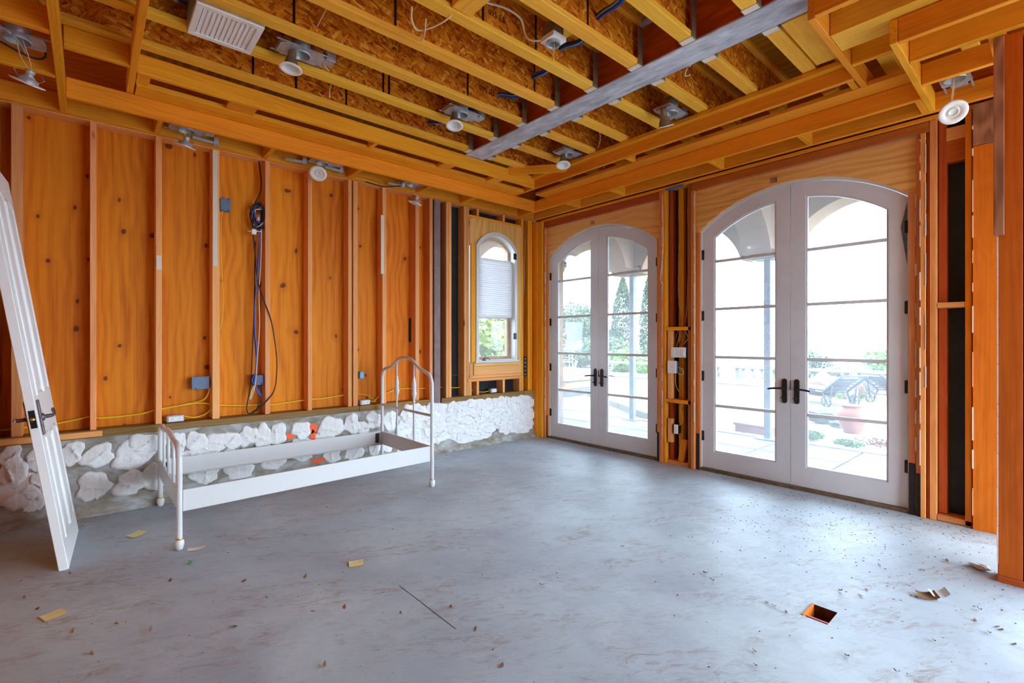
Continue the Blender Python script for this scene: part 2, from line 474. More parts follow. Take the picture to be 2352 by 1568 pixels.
M['shore'] = mottled('grey shoring steel', [(0.3, srgb(78, 84, 97)), (0.7, srgb(110, 118, 131))], 14, 5, 0.5, 0.1)
M['iron'] = new_mat('dark patio iron', srgb(38, 44, 59), 0.5, 0.3)
M['iron_pale'] = new_mat('pale patio aluminium', srgb(152, 155, 160), 0.45, 0.3)
M['porch_wood'] = wood('porch roof boards', srgb(120, 104, 94), srgb(148, 132, 121), srgb(163, 150, 139), 0.1, cath=0.2)
M['soil'] = mottled('brown soil', [(0.3, srgb(89, 62, 48)), (0.7, srgb(121, 88, 68))], 9, 6, 0.95, 0.5, bd=0.03)
M['rock'] = mottled('dark rock', [(0.3, srgb(49, 51, 59)), (0.7, srgb(83, 84, 92))], 8, 6, 0.85, 0.4, bd=0.03)
def leafm(name, a, b):
    m = new_mat(name, a, 0.6, spec=0.3)
    nt = m.node_tree
    tc = node(nt, 'ShaderNodeTexCoord')
    n = noise_t(nt, tc.outputs['Object'], 3.0, 5)
    nt.links.new(ramp(nt, n, [(0.3, a), (0.7, b)]), nt.nodes['Principled BSDF'].inputs['Base Color'])
    return m
M['cypress'] = leafm('cypress foliage', srgb(35, 56, 41), srgb(62, 83, 57))
M['tree'] = leafm('grey green foliage', srgb(52, 70, 52), srgb(84, 100, 70))
M['bush'] = leafm('bright green foliage', srgb(67, 102, 44), srgb(108, 140, 67))
M['lime'] = leafm('yellow green foliage', srgb(96, 128, 32), srgb(152, 164, 67))
M['petal'] = leafm('red blossom', srgb(190, 50, 80), srgb(224, 110, 130))
M['bark'] = mottled('bark', [(0.3, srgb(80, 62, 48)), (0.7, srgb(120, 98, 78))], 12, 5, 0.9, 0.4)
M['lilac_wall'] = mottled('lavender grey wall', [(0.3, srgb(120, 116, 136)), (0.7, srgb(140, 137, 153))], 6, 5, 0.8, 0.2)

def glass_mat():
    m = bpy.data.materials.new('dusty hazed window glass')
    m.use_nodes = True
    nt = m.node_tree; nt.nodes.clear(); L = nt.links
    out = node(nt, 'ShaderNodeOutputMaterial')
    tr = node(nt, 'ShaderNodeBsdfTransparent'); tr.inputs[0].default_value = (0.93, 0.955, 0.97, 1)
    gl = node(nt, 'ShaderNodeBsdfGlossy'); gl.inputs['Roughness'].default_value = 0.02
    lw = node(nt, 'ShaderNodeFresnel'); lw.inputs['IOR'].default_value = 1.45
    df = node(nt, 'ShaderNodeBsdfTranslucent'); df.inputs[0].default_value = (0.92, 0.94, 1.0, 1)
    tc = node(nt, 'ShaderNodeTexCoord')
    n = noise_t(nt, tc.outputs['Object'], 2.0, 5, 0.6)
    mx = node(nt, 'ShaderNodeMixShader'); L.new(fmath(nt, 'ADD', 0.03, fmath(nt, 'MULTIPLY', n, 0.07)), mx.inputs[0])  # dust veil mixed in to haze and wash out the view outdoors
    L.new(tr.outputs[0], mx.inputs[1]); L.new(df.outputs[0], mx.inputs[2])
    m2 = node(nt, 'ShaderNodeMixShader'); L.new(fmath(nt, 'MULTIPLY', lw.outputs[0], 0.6), m2.inputs[0]); L.new(mx.outputs[0], m2.inputs[1]); L.new(gl.outputs[0], m2.inputs[2])
    L.new(m2.outputs[0], out.inputs[0])
    return m
M['glass'] = glass_mat()

def blind_mat():
    m = bpy.data.materials.new('white pleated fabric')
    m.use_nodes = True
    nt = m.node_tree; nt.nodes.clear()
    out = node(nt, 'ShaderNodeOutputMaterial')
    d = node(nt, 'ShaderNodeBsdfDiffuse'); d.inputs[0].default_value = srgb(224, 224, 226)
    t = node(nt, 'ShaderNodeBsdfTranslucent'); t.inputs[0].default_value = srgb(226, 226, 232)
    mx = node(nt, 'ShaderNodeMixShader'); mx.inputs[0].default_value = 0.25
    nt.links.new(d.outputs[0], mx.inputs[1]); nt.links.new(t.outputs[0], mx.inputs[2]); nt.links.new(mx.outputs[0], out.inputs[0])
    return m
M['blind'] = blind_mat()

def setting(name, label, cat='structure'):
    return thing(name, label, cat, kind='structure')

# ------------------------------------------------------------------ floor
fl = setting('floor', 'bare grey concrete slab scuffed with brown dirt smears', 'floor')
FX0, FX1, FY0, FY1 = -8.2, 0.20, -8.2, 0.06
HX0, HX1, HY0, HY1 = -2.13, -1.975, -4.24, -4.125
b = MB()
nx, ny = [FX0, HX0, HX1, FX1], [FY0, HY0, HY1, FY1]
for i in range(3):
    for j in range(3):
        if i == 1 and j == 1: continue
        b.quad((nx[i], ny[j], 0), (nx[i + 1], ny[j], 0), (nx[i + 1], ny[j + 1], 0), (nx[i], ny[j + 1], 0))
b.box(FX0, FX1, FY0, FY1, -0.32, -0.30)
for (x0, x1, y0, y1) in ((FX0, FX1, FY0, FY0), (FX0, FX1, FY1, FY1), (FX0, FX0, FY0, FY1), (FX1, FX1, FY0, FY1)):
    b.quad((x0, y0, -0.3), (x1, y1, -0.3), (x1, y1, 0), (x0, y0, 0))
b.obj('slab', M['floor'], fl)
b = MB()
for (p, q) in (((HX0, HY0), (HX1, HY0)), ((HX1, HY0), (HX1, HY1)), ((HX1, HY1), (HX0, HY1)), ((HX0, HY1), (HX0, HY0))):
    b.quad((*p, -0.16), (*q, -0.16), (*q, 0), (*p, 0))
b.quad((HX0, HY0, -0.12), (HX1, HY0, -0.12), (HX1, HY1, -0.12), (HX0, HY1, -0.12))
b.obj('pocket', M['pit'], fl, label='square pocket cut into the slab lined with brown earth')
MB().cbox(HX0 + .004, HX0 + .016, HY0, HY1 - .02, -0.05, 0.003, .001).obj('sleeve_edge', M['red_plastic'], fl, label='red plastic sleeve edge in the pocket')
MB().cbox(HX0, HX1, HY1 - .012, HY1 - .002, -0.10, 0.004, .001).obj('form_board', M['packing'], fl, label='brown form board on the far side of the pocket')

b = MB(); b.box(-.0012, .0012, 0, .54, .0003, .001); b.obj('score_line', M['rubber'], fl, loc=(-3.487, -2.56, 0), rot=(0, 0, PI + .008), label='thin dark line scored across the slab')
# ------------------------------------------------------------------ left wall: stem wall, sill, studs, plywood
wl = setting('wall_left', 'open stud wall with orange plywood sheathing over a plaster daubed concrete base', 'wall')
b = MB()
NX, NZ = 120, 10
def stem_y(x, z):
    return 0.006 * noise.noise(Vector((x * 5, z * 9, 3))) + (0.02 if z < 0.05 else 0) * -1
for i in range(NX + 1):
    for j in range(NZ + 1):
        x = -7.0 + 7.12 * i / NX; z = -0.02 + 0.622 * j / NZ
        b.v.append((x, stem_y(x, z) - (0.035 * max(0, 0.14 - z) / 0.14), z))
for i in range(NX):
    for j in range(NZ):
        a = i * (NZ + 1) + j
        b.f.append((a, a + NZ + 1, a + NZ + 2, a + 1)); b.m.append(0); b.sm.append(True)
b.box(-7.0, 0.12, 0.03, 0.20, -0.02, 0.598)
b.quad((-7, -.006, .600), (.12, -.006, .600), (.12, .2, .600), (-7, .2, .600))
b.obj('foundation', M['stem'], wl, label='grey concrete base of the left wall')
for x0, x1 in ((-7.0, -4.30), (-4.297, -2.60), (-2.597, -1.668), (-1.56, -0.95), (-0.947, -0.20), (-0.197, -0.02)):
    board('sill_plate', wl, x0, x1, -0.012, 0.14, 0.602, 0.660, M['treated'], 'x')
board('furring_strip', wl, -7.0, -4.70, -0.045, -0.014, 0.612, 0.655, M['stud'], 'x', label='pale loose strip nailed along the sill')
for xc, w in ((-6.5, .04), (-6.1, .04), (-5.70, .04), (-5.285, .04), (-5.172, .058), (-4.755, .038), (-4.34, .042), (-3.927, .056), (-3.503, .042), (-3.11, .042), (-2.698, .040), (-2.638, .05), (-2.305, .046), (-1.888, .050), (-1.70, .042)):
    board('stud', wl, xc - w / 2, xc + w / 2, 0.0, 0.138, 0.660, 3.062, M['stud'], 'z')
for xc, z0, z1 in ((-3.935, 2.02, 3.05), (-2.33, 2.1, 2.75), (-4.34, 1.95, 2.07)):
    MB().cbox(xc - .018, xc + .018, -0.006, 0.0, z0, z1, .001).obj('shim_strip', M['caulk'], wl, label='pale strip on the face of a stud')
for x0, x1 in ((-7.0, -5.975), (-5.972, -4.758), (-4.755, -3.93), (-3.927, -3.112), (-3.109, -2.307), (-2.304, -1.655)):
    board('sheathing_panel', wl, x0, x1, 0.14, 0.155, 0.60, 3.36, M['ply'], 'z')
board('top_plate', wl, -7.0, 0.0, 0.0, 0.138, 3.064, 3.10, M['stud'], 'x')
board('top_plate', wl, -7.0, 0.0, 0.0, 0.138, 3.10, 3.138, M['stud'], 'x')
board('rim_panel', wl, -7.0, 0.2, 0.10, 0.13, 3.138, 3.706, M['packing'], 'x')
MB().cbox(-1.925, -1.895, 0.100, 0.135, 1.345, 1.625, .003).obj('strap', M['paper'], wl, label='black strip stapled to the plywood')
# steel post beside the window bay
b = MB(); b.cbox(-1.660, -1.572, -0.004, 0.10, 0.602, 3.06, .004); b.obj('steel_column', M['steel_post'], wl, label='mauve grey steel column standing in the stud wall')
# window bay framing
for x0, x1 in ((-1.488, -1.448), (-1.446, -1.408)): board('stud', wl, x0, x1, 0.0, 0.138, 0.660, 3.062, M['stud'], 'z')
for x0, x1 in ((-1.218, -1.178), (-1.176, -1.138)): board('stud', wl, x0, x1, 0.0, 0.138, 0.660, 3.062, M['stud'], 'z')
for x0, x1 in ((-0.238, -0.200), (-0.116, -0.072), (-0.068, -0.028)): board('stud', wl, x0, x1, 0.0, 0.138, 0.660, 3.062, M['soffit'], 'z')
for xc in (-1.00, -0.56): 
    board('cripple', wl, xc - .019, xc + .019, 0.0, 0.138, 0.660, 0.834, M['stud'], 'z')
    board('cripple', wl, xc - .019, xc + .019, 0.0, 0.138, 2.972, 3.062, M['stud'], 'z')
board('cripple', wl, -1.136, -1.10, 0.0, 0.138, 0.660, 0.834, M['stud'], 'z')
board('cripple', wl, -0.28, -0.24, 0.0, 0.138, 0.660, 0.834, M['stud'], 'z')
board('rough_sill', wl, -1.16, -0.236, -0.010, 0.138, 0.836, 0.874, M['stud'], 'x')
board('rough_sill', wl, -1.136, -0.24, 0.0, 0.138, 0.876, 0.912, M['stud'], 'x')
board('header', wl, -1.136, -0.24, 0.0, 0.138, 2.938, 2.970, M['soffit'], 'x')
for x0, x1, z0, z1 in ((-1.655, 0.12, 0.60, 0.92), (-1.655, -1.09, 0.922, 2.86), (-0.29, 0.12, 0.922, 2.86), (-1.655, 0.12, 2.862, 3.4)):
    MB().cbox(x0, x1, 0.142, 0.157, z0, z1, .001).obj('building_paper', M['paper'], wl, label='black building paper behind the window studs')

def arch_fn(c, half, spring, rise):
    R = (half * half + rise * rise) / (2 * rise)
    return lambda t: spring - (R - rise) + math.sqrt(max(R * R - (t - c) ** 2, 0.0))

def arch_panel(b, t0, t1, zlo, zhi, h0, h1, hz, fn, d0, d1, axis, n=24, mi=0):
    """a sheet t0..t1 by zlo..zhi with an arch topped hole h0..h1 from hz (None = open at foot) up to fn(t); thickness d0..d1"""
    P = (lambda t, d, z: (d, t, z)) if axis == 'y' else (lambda t, d, z: (t, d, z))
    def slab(ta, tb, za0, za1, zb0, zb1):
        v = [P(ta, d0, za0), P(tb, d0, zb0), P(tb, d0, zb1), P(ta, d0, za1), P(ta, d1, za0), P(tb, d1, zb0), P(tb, d1, zb1), P(ta, d1, za1)]
        b.add(v, [(0, 1, 2, 3), (7, 6, 5, 4), (0, 4, 5, 1), (2, 6, 7, 3)], mi)
    slab(t0, h0, zlo, zhi, zlo, zhi); slab(h1, t1, zlo, zhi, zlo, zhi)
    for k in range(n):
        a = h0 + (h1 - h0) * k / n; c = h0 + (h1 - h0) * (k + 1) / n
        slab(a, c, fn(a), zhi, fn(c), zhi)
        if hz is not None and hz > zlo: slab(a, c, zlo, hz, zlo, hz)
    lo = hz if hz is not None else zlo
    for t, z0, z1 in ((t0, zlo, zhi), (t1, zlo, zhi), (h0, lo, fn(h0)), (h1, lo, fn(h1))):
        b.add([P(t, d0, z0), P(t, d1, z0), P(t, d1, z1), P(t, d0, z1)], [(0, 1, 2, 3)], mi)
    return b

def arch_band(b, ta, tb, z0, fo, fi, wi, d0, d1, axis, n=24, mi=0, foot=None):
    """frame member: outline fo (outer) down to z0, hollowed to fi with stiles wi wide and a foot rail up to foot"""
    P = (lambda t, d, z: (d, t, z)) if axis == 'y' else (lambda t, d, z: (t, d, z))
    ia, ib = ta + wi, tb - wi
    def slab(t0, t1, a0, a1, b0, b1, sides=False):
        v = [P(t0, d0, a0), P(t1, d0, b0), P(t1, d0, b1), P(t0, d0, a1), P(t0, d1, a0), P(t1, d1, b0), P(t1, d1, b1), P(t0, d1, a1)]
        b.add(v, [(0, 1, 2, 3), (7, 6, 5, 4), (0, 4, 5, 1), (2, 6, 7, 3)] + ([(0, 3, 7, 4), (1, 5, 6, 2)] if sides else []), mi)
    m = 4
    for s0, s1 in ((ta, ia), (ib, tb)):
        for k in range(m):
            a = s0 + (s1 - s0) * k / m; c = s0 + (s1 - s0) * (k + 1) / m
            slab(a, c, z0, fo(a), z0, fo(c))
    for k in range(n):
        a = ia + (ib - ia) * k / n; c = ia + (ib - ia) * (k + 1) / n
        slab(a, c, fi(a), fo(a), fi(c), fo(c))
        if foot is not None: slab(a, c, z0, foot, z0, foot)
    for t, za, zb in ((ta, z0, fo(ta)), (tb, z0, fo(tb)), (ia, foot if foot else z0, fi(ia)), (ib, foot if foot else z0, fi(ib))):
        b.add([P(t, d0, za), P(t, d1, za), P(t, d1, zb), P(t, d0, zb)], [(0, 1, 2, 3)], mi)
    return b

# window in the left wall
WC, WH = -0.695, 0.355
w_out = arch_fn(WC, WH, 2.585, 0.215)
w_in = arch_fn(WC, WH - .055, 2.575, 0.17)
b = MB(); arch_panel(b, -1.090, -0.242, 0.914, 2.936, WC - WH, WC + WH, 1.075, w_out, -0.004, 0.012, 'x')
b.obj('window_surround', M['ply_light'], wl, label='pale plywood panel cut to the arch of the window')
board('side_casing', wl, -1.136, -1.092, -0.014, 0.0, 0.89, 2.92, M['ply_light'], 'z')
board('side_casing', wl, -1.120, -1.052, -0.024, -0.006, 1.08, 2.60, M['soffit'], 'z')
board('apron', wl, -1.08, -0.30, -0.022, -0.006, 0.915, 1.03, M['stud'], 'x')
board('apron', wl, -1.08, -0.30, -0.026, -0.006, 1.033, 1.07, M['ply_light'], 'x')
win = setting('window_1', 'small arch topped white window in the left wall', 'window')
b = MB(); arch_band(b, WC - WH + .003, WC + WH - .003, 1.077, lambda t: w_out(t) - .003, w_in, .045, -0.030, 0.14, 'x', foot=1.115)
b.obj('window_frame', M['white'], win)
b = MB(); arch_band(b, WC - WH + .048, WC + WH - .048, 1.116, lambda t: w_in(t) - .002, lambda t: w_in(t) - .045, .045, 0.075, 0.115, 'x', foot=1.15)
b.obj('sash', M['tan'], win, label='tan wooden sash')
gi = lambda t: w_in(t) - .045
x0, x1 = WC - WH + .093, WC + WH - .093
b = MB(); b.box(x0, x1, .094, .098, 1.15, 1.655); b.obj('pane', M['glass'], win)
b = MB()
N = 16
for k in range(N):
    a = x0 + (x1 - x0) * k / N; c = x0 + (x1 - x0) * (k + 1) / N
    for d in (.094, .098): b.quad((a, d, 1.70), (c, d, 1.70), (c, d, gi(c)), (a, d, gi(a)))
b.obj('pane', M['glass'], win)
MB().cbox(x0 - .005, x1 + .005, .08, .112, 1.655, 1.70, .004).obj('meeting_rail', M['white'], win)
MB().cbox(WC - WH - .02, WC + WH + .02, -0.05, 0.07, 1.072, 1.10, .006).obj('window_stool', M['white'], win)
for z in (1.38, 2.47):
    MB().cbox(WC + WH - .075, WC + WH - .02, -.036, -.028, z, z + .085, .002).obj('latch_plate', M['black'], win)
b = MB(); b.tube(spline([(-.93, -.02, 1.112), (-.91, -.03, 1.135), (-.86, -.03, 1.13), (-.82, -.025, 1.115)]), .008, 8); b.cbox(-.95, -.89, -.035, 0, 1.10, 1.118, .004)
b.obj('crank_handle', M['pewter'], win)
# pleated blind inside the window reveal
bl = thing('pleated_blind', 'white pleated blind half lowered across the small arched window', 'blind', (0, 0, 0))
b = MB(); n = 26
bx0, bx1, bz0, bz1 = WC - .33, WC + .30, 1.70, 2.43
for k in range(n * 2):
    za = bz1 - (bz1 - bz0) * k / (2 * n); zb = bz1 - (bz1 - bz0) * (k + 1) / (2 * n)
    ya = 0.045 + (.010 if k % 2 else -.006); yb = 0.045 + (-.006 if k % 2 else .010)
    b.quad((bx0, ya, za), (bx1, ya, za), (bx1, yb, zb), (bx0, yb, zb))
b.obj('pleats', M['blind'], bl)
MB().cbox(bx0, bx1, .03, .065, 2.43, 2.45, .004).obj('head_rail', M['plastic'], bl)
MB().cbox(bx0, bx1, .03, .065, 1.675, 1.70, .004).obj('bottom_rail', M['plastic'], bl)
for xx in (WC - .14, WC + .09):
    b = MB()
    for q in range(28): b.cbox(xx - .003, xx + .003, .034, .038, 2.41 - q * .02, 2.418 - q * .02, .001)
    b.obj('cord_holes', M['plastic'], bl, kind='stuff')

b = MB(); b.cbox(-.185, -.128, .012, .018, .86, 1.14, .001); b.obj('perforated_strap', M['paper'], wl, label='dark perforated metal strap beside the window')
b = MB()
for k in range(5): b.tube([(-.157, .011, .885 + .056 * k), (-.157, .0125, .885 + .056 * k)], .010, 8)
b.obj('strap_holes', M['galv'], wl, kind='stuff')
# plaster dabs on the stem wall
def dab(cx, cz, rx, rz, seed, lift=0.014, y0=-0.004):
    rg = random.Random(seed)
    b = MB(); n, rings = 22, 5
    th = rg.uniform(0, PI); off = rg.uniform(-.3, .3)
    ph = [rg.uniform(0, 2 * PI) for _ in range(4)]
    vs = [(0, -lift * .6, 0)]
    for r in range(1, rings + 1):
        for k in range(n):
            a = 2 * PI * k / n
            o = 1.08 + .10 * math.sin(2 * a + ph[0]) + .12 * math.sin(3 * a + ph[1]) + .09 * math.sin(5 * a + ph[2]) + .06 * math.sin(7 * a + ph[3]) + rg.uniform(-.06, .06)
            q = r / rings
            x = rx * o * q * math.cos(a); z = rz * o * q * math.sin(a)
            s = (x * math.sin(th) / rx - z * math.cos(th) / rz) - off       # ridge left by the trowel
            h = lift * (.55 - .2 * q * q) + lift * 1.3 * math.exp(-(s / .07) ** 2) * (1 if s > -.05 else .1) + .25 * lift * s + rg.uniform(-.06, .10) * lift
            if r == rings: h = lift * .30
            vs.append((x, -max(h, .001), z))
    last = len(vs)
    for k in range(n):
        v = vs[1 + (rings - 1) * n + k]; vs.append((v[0] * 1.0, .008, v[2] * 1.0))
    fs = [(0, 1 + (k + 1) % n, 1 + k) for k in range(n)]
    for r in range(rings):
        for k in range(n):
            a = 1 + r * n
            fs.append((a + k, a + (k + 1) % n, a + n + (k + 1) % n, a + n + k))
    b.add(vs, [tuple(reversed(f)) for f in fs], 0, True)
    base = y0 - (0.035 * max(0, 0.14 - cz) / 0.14)
    return b.obj('plaster_dab', M['plaster'], wl, loc=(cx, base, cz))
DABS = [(-5.2, 0.518, 0.061, 0.088), (-5.189, 0.391, 0.077, 0.088), (-5.168, 0.261, 0.11, 0.126), (-5.078, 0.483, 0.046, 0.08), (-5.089, 0.181, 0.057, 0.112), (-5.066, 0.305, 0.041, 0.08), (-4.877, 0.5, 0.064, 0.086), (-4.728, 0.454, 0.098, 0.085), (-4.511, 0.43, 0.128, 0.106), (-4.421, 0.506, 0.115, 0.08), (-4.754, 0.22, 0.103, 0.102), (-4.53, 0.201, 0.1, 0.092), (-4.383, 0.226, 0.073, 0.101), (-4.203, 0.479, 0.055, 0.089), (-4.071, 0.476, 0.087, 0.076), (-3.896, 0.456, 0.129, 0.078), (-3.99, 0.392, 0.099, 0.058), (-3.8, 0.447, 0.07, 0.079), (-3.668, 0.47, 0.087, 0.085), (-3.546, 0.454, 0.075, 0.099), (-3.42, 0.454, 0.086, 0.096), (-3.195, 0.469, 0.083, 0.086), (-4.013, 0.177, 0.098, 0.084), (-3.747, 0.16, 0.106, 0.092), (-3.451, 0.191, 0.101, 0.067), (-2.905, 0.46, 0.139, 0.099), (-2.678, 0.475, 0.081, 0.105), (-2.557, 0.419, 0.079, 0.066), (-2.432, 0.491, 0.086, 0.09), (-2.24, 0.46, 0.074, 0.115), (-2.887, 0.175, 0.09, 0.072), (-2.659, 0.162, 0.096, 0.084), (-2.422, 0.174, 0.066, 0.076), (-2.272, 0.181, 0.074, 0.058), (-3.17, 0.21, 0.092, 0.043), (-3.811, 0.298, 0.104, 0.063), (-4.11, 0.346, 0.083, 0.068), (-3.203, 0.34, 0.1, 0.052), (-2.989, 0.346, 0.114, 0.062),
        (-5.45, 0.45, .12, .12), (-5.6, 0.28, .12, .12), (-5.38, 0.25, .09, .1)]
for i, d in enumerate(DABS): dab(*d, seed=100 + i)
# the dense daubing at the corner end of the wall
rg = random.Random(5)
def mass_low(x):                                  # lower limit of the daubing along the wall
    return 0.13 + 0.05 * math.sin(x * 7) + 0.03 * math.sin(x * 17 + 1)
b = MB(); nxx = 46; nzz = 10
vs = []
for i in range(nxx + 1):
    x = -2.16 + 2.11 * i / nxx
    lo = mass_low(x) - .03 + rg.uniform(-.02, .02); hi = .597 - (0.10 * max(0, (-1.95 - x) / .2) if x < -1.95 else 0) + rg.uniform(-.012, 0)
    if x > -.12: lo += (x + .12) * 2.2; hi -= (x + .12) * .5
    for j in range(nzz + 1):
        z = lo + (hi - lo) * j / nzz
        edge = 1 if 0 < j < nzz and 0 < i < nxx else .2
        vs.append((x + rg.uniform(-.012, .012), -(.006 + .010 * abs(noise.noise(Vector((x * 9, z * 12, 1)))) + .006 * abs(noise.noise(Vector((x * 26, z * 26, 4))))) * edge - .035 * max(0, .14 - z) / .14 - .004, z))
fs = []
for i in range(nxx):
    for j in range(nzz):
        a_ = i * (nzz + 1) + j
        if noise.noise(Vector((vs[a_][0] * 7, vs[a_][2] * 9, 8))) > .52: continue
        fs.append((a_, a_ + nzz + 1, a_ + nzz + 2, a_ + 1))
b.add(vs, fs, 0, True); b.obj('plaster_coat', M['plaster'], wl, label='thick white plaster coat knifed over the concrete near the corner')
k = 0
for iz in range(5):
    for ix in range(14):
        x = -2.05 + 0.152 * ix + rg.uniform(-.05, .05) + (0.07 if iz % 2 else 0)
        z = 0.545 - 0.092 * iz + rg.uniform(-.02, .02)
        if z < mass_low(x) or x > -0.07: continue
        rx = rg.uniform(.07, .14); rz = rg.uniform(.045, .085)
        rz = min(rz, .615 - z + .0)
        rx = min(rx, -0.02 - x + .02)
        if rx < .03 or rz < .025: continue
        dab(x, z, rx, rz, 300 + k, lift=rg.uniform(.008, .018), y0=-0.012); k += 1
for (x, z, w, h) in ((-3.30, 0.43, .06, .03), (-3.085, 0.475, .045, .055), (-3.085, 0.40, .025, .07), (-3.03, 0.15, .08, .025)):
    b = MB(); n = 14
    vs = [(0, 0, 0)] + [(w * (1 + rg.uniform(-.25, .2)) * math.cos(2 * PI * q / n), 0, h * (1 + rg.uniform(-.25, .2)) * math.sin(2 * PI * q / n)) for q in range(n)]
    b.add(vs, [(0, 1 + q, 1 + (q + 1) % n) for q in range(n)])
    b.obj('paint_mark', M['orange_paint'], wl, loc=(x, -0.0085 - 0.035 * max(0, .14 - z) / .14, z), label='orange spray paint mark on the concrete')

# ------------------------------------------------------------------ right wall: studs, headers, plywood round the doors
wr = setting('wall_right', 'stud wall holding the two arched glazed doors with pale plywood above them', 'wall')
XF, XB = 0.03, 0.168
def rboard(name, y0, y1, z0, z1, mat, x0=XF, x1=XB, axis=None, **kw):
    return board(name, wr, x0, x1, y0, y1, z0, z1, M[mat], axis, **kw)
rboard('corner_post', -0.082, 0.02, 0.0, 3.04, 'soffit', x0=-0.012)
rboard('corner_post', -0.168, -0.085, 0.0, 3.04, 'soffit', x0=0.0)
rboard('stud', -0.208, -0.171, 0.0, 2.945, 'brown', x0=0.02)
rboard('stud', -0.229, -0.210, 0.03, 2.60, 'brown', x0=0.05)
rboard('stud', -2.000, -1.955, 0.0, 2.52, 'brown', x0=0.05)
rboard('stud', -2.040, -2.003, 0.0, 3.03, 'brown', x0=0.02)
rboard('stud', -2.080, -2.043, 0.0, 3.03, 'soffit')
rboard('stud', -2.135, -2.098, 0.0, 3.03, 'red', x0=0.08)
rboard('stud', -2.250, -2.190, 0.0, 3.03, 'soffit', x0=0.11)
rboard('stud', -2.378, -2.341, 0.0, 3.03, 'red')
rboard('stud', -2.418, -2.381, 0.0, 2.945, 'brown', x0=0.02)
rboard('stud', -2.462, -2.421, 0.0, 2.50, 'brown', x0=0.06)
rboard('stud', -4.226, -4.180, 0.0, 2.52, 'brown', x0=0.06)
rboard('stud', -4.256, -4.229, 0.0, 2.93, 'brown', x0=0.05)
rboard('stud', -4.290, -4.259, 0.0, 2.945, 'brown', x0=0.02)
rboard('stud', -4.309, -4.293, 0.0, 3.03, 'red', x0=0.05)
rboard('stud', -4.352, -4.312, 0.0, 3.03, 'brown')
rboard('stud', -4.546, -4.510, 0.0, 3.03, 'soffit')
rboard('wide_plank', -4.720, -4.552, 0.0, 2.752, 'post', x0=0.0, x1=0.04)
rboard('wide_plank', -4.720, -4.552, 2.755, 3.05, 'plank', x0=-0.002, x1=0.04)
rboard('stud', -4.96, -4.73, 0.0, 3.05, 'soffit')
rboard('header', -2.04, -0.171, 2.948, 3.026, 'red')
rboard('header', -4.309, -2.381, 2.948, 3.026, 'red')
rboard('top_plate', -7.0, 0.0, 3.032, 3.066, 'soffit', axis='y')
rboard('top_plate', -7.0, 0.0, 3.10, 3.20, 'red', axis='y', x0=0.06)
rboard('sill_plate', -4.546, -4.354, 0.005, 0.045, 'brown', axis='y')
rboard('blocking', -4.508, -4.354, 1.602, 1.642, 'brown', axis='y')
rboard('blocking', -4.508, -4.40, 2.70, 2.93, 'red', axis='y', x0=0.09)
rboard('blocking', -4.508, -4.40, 2.86, 2.955, 'stud', axis='y', x0=0.08)
rboard('stud', -4.405, -4.356, 0.05, 3.03, 'red', x0=0.09)
rboard('sill_plate', -2.38, -2.08, 0.0, 0.04, 'brown', axis='y', x0=0.05)
rboard('blocking', -2.381, -2.083, 1.472, 1.510, 'soffit', axis='y')
rboard('blocking', -2.381, -2.083, 0.678, 0.718, 'soffit', axis='y')
rboard('cripple', -2.150, -2.100, 0.720, 1.470, 'stud', x0=0.035, x1=0.09)
rboard('cripple', -2.150, -2.100, 0.24, 0.50, 'stud', x0=0.035, x1=0.09)
M_ = Matrix.Translation((0.09, -2.235, 0.04)) @ Matrix.Rotation(0.17, 4, 'X')
b = MB(); b.cbox(-.018, .018, -.035, .035, 0, .25, .003); b.obj('offcut', M['soffit'], wr, loc=M_.translation, rot=M_.to_euler(), label='short offcut leaning in the foot of the pocket')
for y0, y1, z0, z1, mt in ((-2.36, -2.02, 0.0, 3.4, 'paper_teal'), (-4.75, -4.26, 0.0, 2.70, 'paper_teal'), (-4.75, -4.26, 2.70, 3.4, 'paper'), (-0.25, 0.2, 0.0, 3.4, 'paper'), (-2.46, -2.36, 0, 3.4, 'paper'), (-5.05, -4.755, 0, 3.4, 'paper'), (-7.6, -5.052, 2.75, 3.4, 'paper'), (-4.26, -2.46, 2.95, 3.4, 'paper'), (-2.02, -.25, 2.95, 3.4, 'paper')):  # wall left open beyond the stub wall, out of view, to admit fill light
    MB().cbox(0.172, 0.190, y0 + .001, y1 - .001, z0, z1, .001).obj('sheathing_panel', M[mt], wr, label='dark sheathing at the back of the stud bays')
DOORS = ((-1.085, -0.185, -2.0), (-3.321, -2.42, -4.254))
SPR, RISE, HALF = 2.50, 0.302, 0.853
for yc, ya, yb in DOORS:
    fo = arch_fn(yc, HALF + .035, SPR - .01, RISE + .035)
    b = MB(); arch_panel(b, yb, ya, 2.36, 2.944, yc - HALF - .035, yc + HALF + .035, None, fo, 0.064, 0.082, 'y', 28)
    me = b.mesh(M['ply_light'], 'arch_panel')
    # grain of the sheet lies level, so give it a level frame of its own: local Z along the wall
    R = Matrix.Rotation(-PI / 2, 4, 'X') @ Matrix.Rotation(PI / 2, 4, 'Z')
    T = Matrix.Translation((0.073, yc, 2.65)) @ R
    me.transform(T.inverted())
    link('arch_panel', me, wr, T.translation, T.to_euler(), label='pale plywood sheet cut to the arch of the door')
for y0, y1, z1, xf in ((-0.228, -0.211, .32, .044), (-1.998, -1.960, .33, .044), (-2.460, -2.423, .38, .054), (-4.224, -4.184, .40, .054), (-4.256, -4.231, .33, .044)):
    b = MB(); b.cbox(xf, xf + .0055, y0, y1, 0.0, z1, .001); b.box(xf - .002, xf + .004, y0 + .003, y1 - .006, 0, z1 * .6); b.obj('flashing', M['flash'], wr, label='torn black membrane at the foot of a door jamb')
rg = random.Random(9)
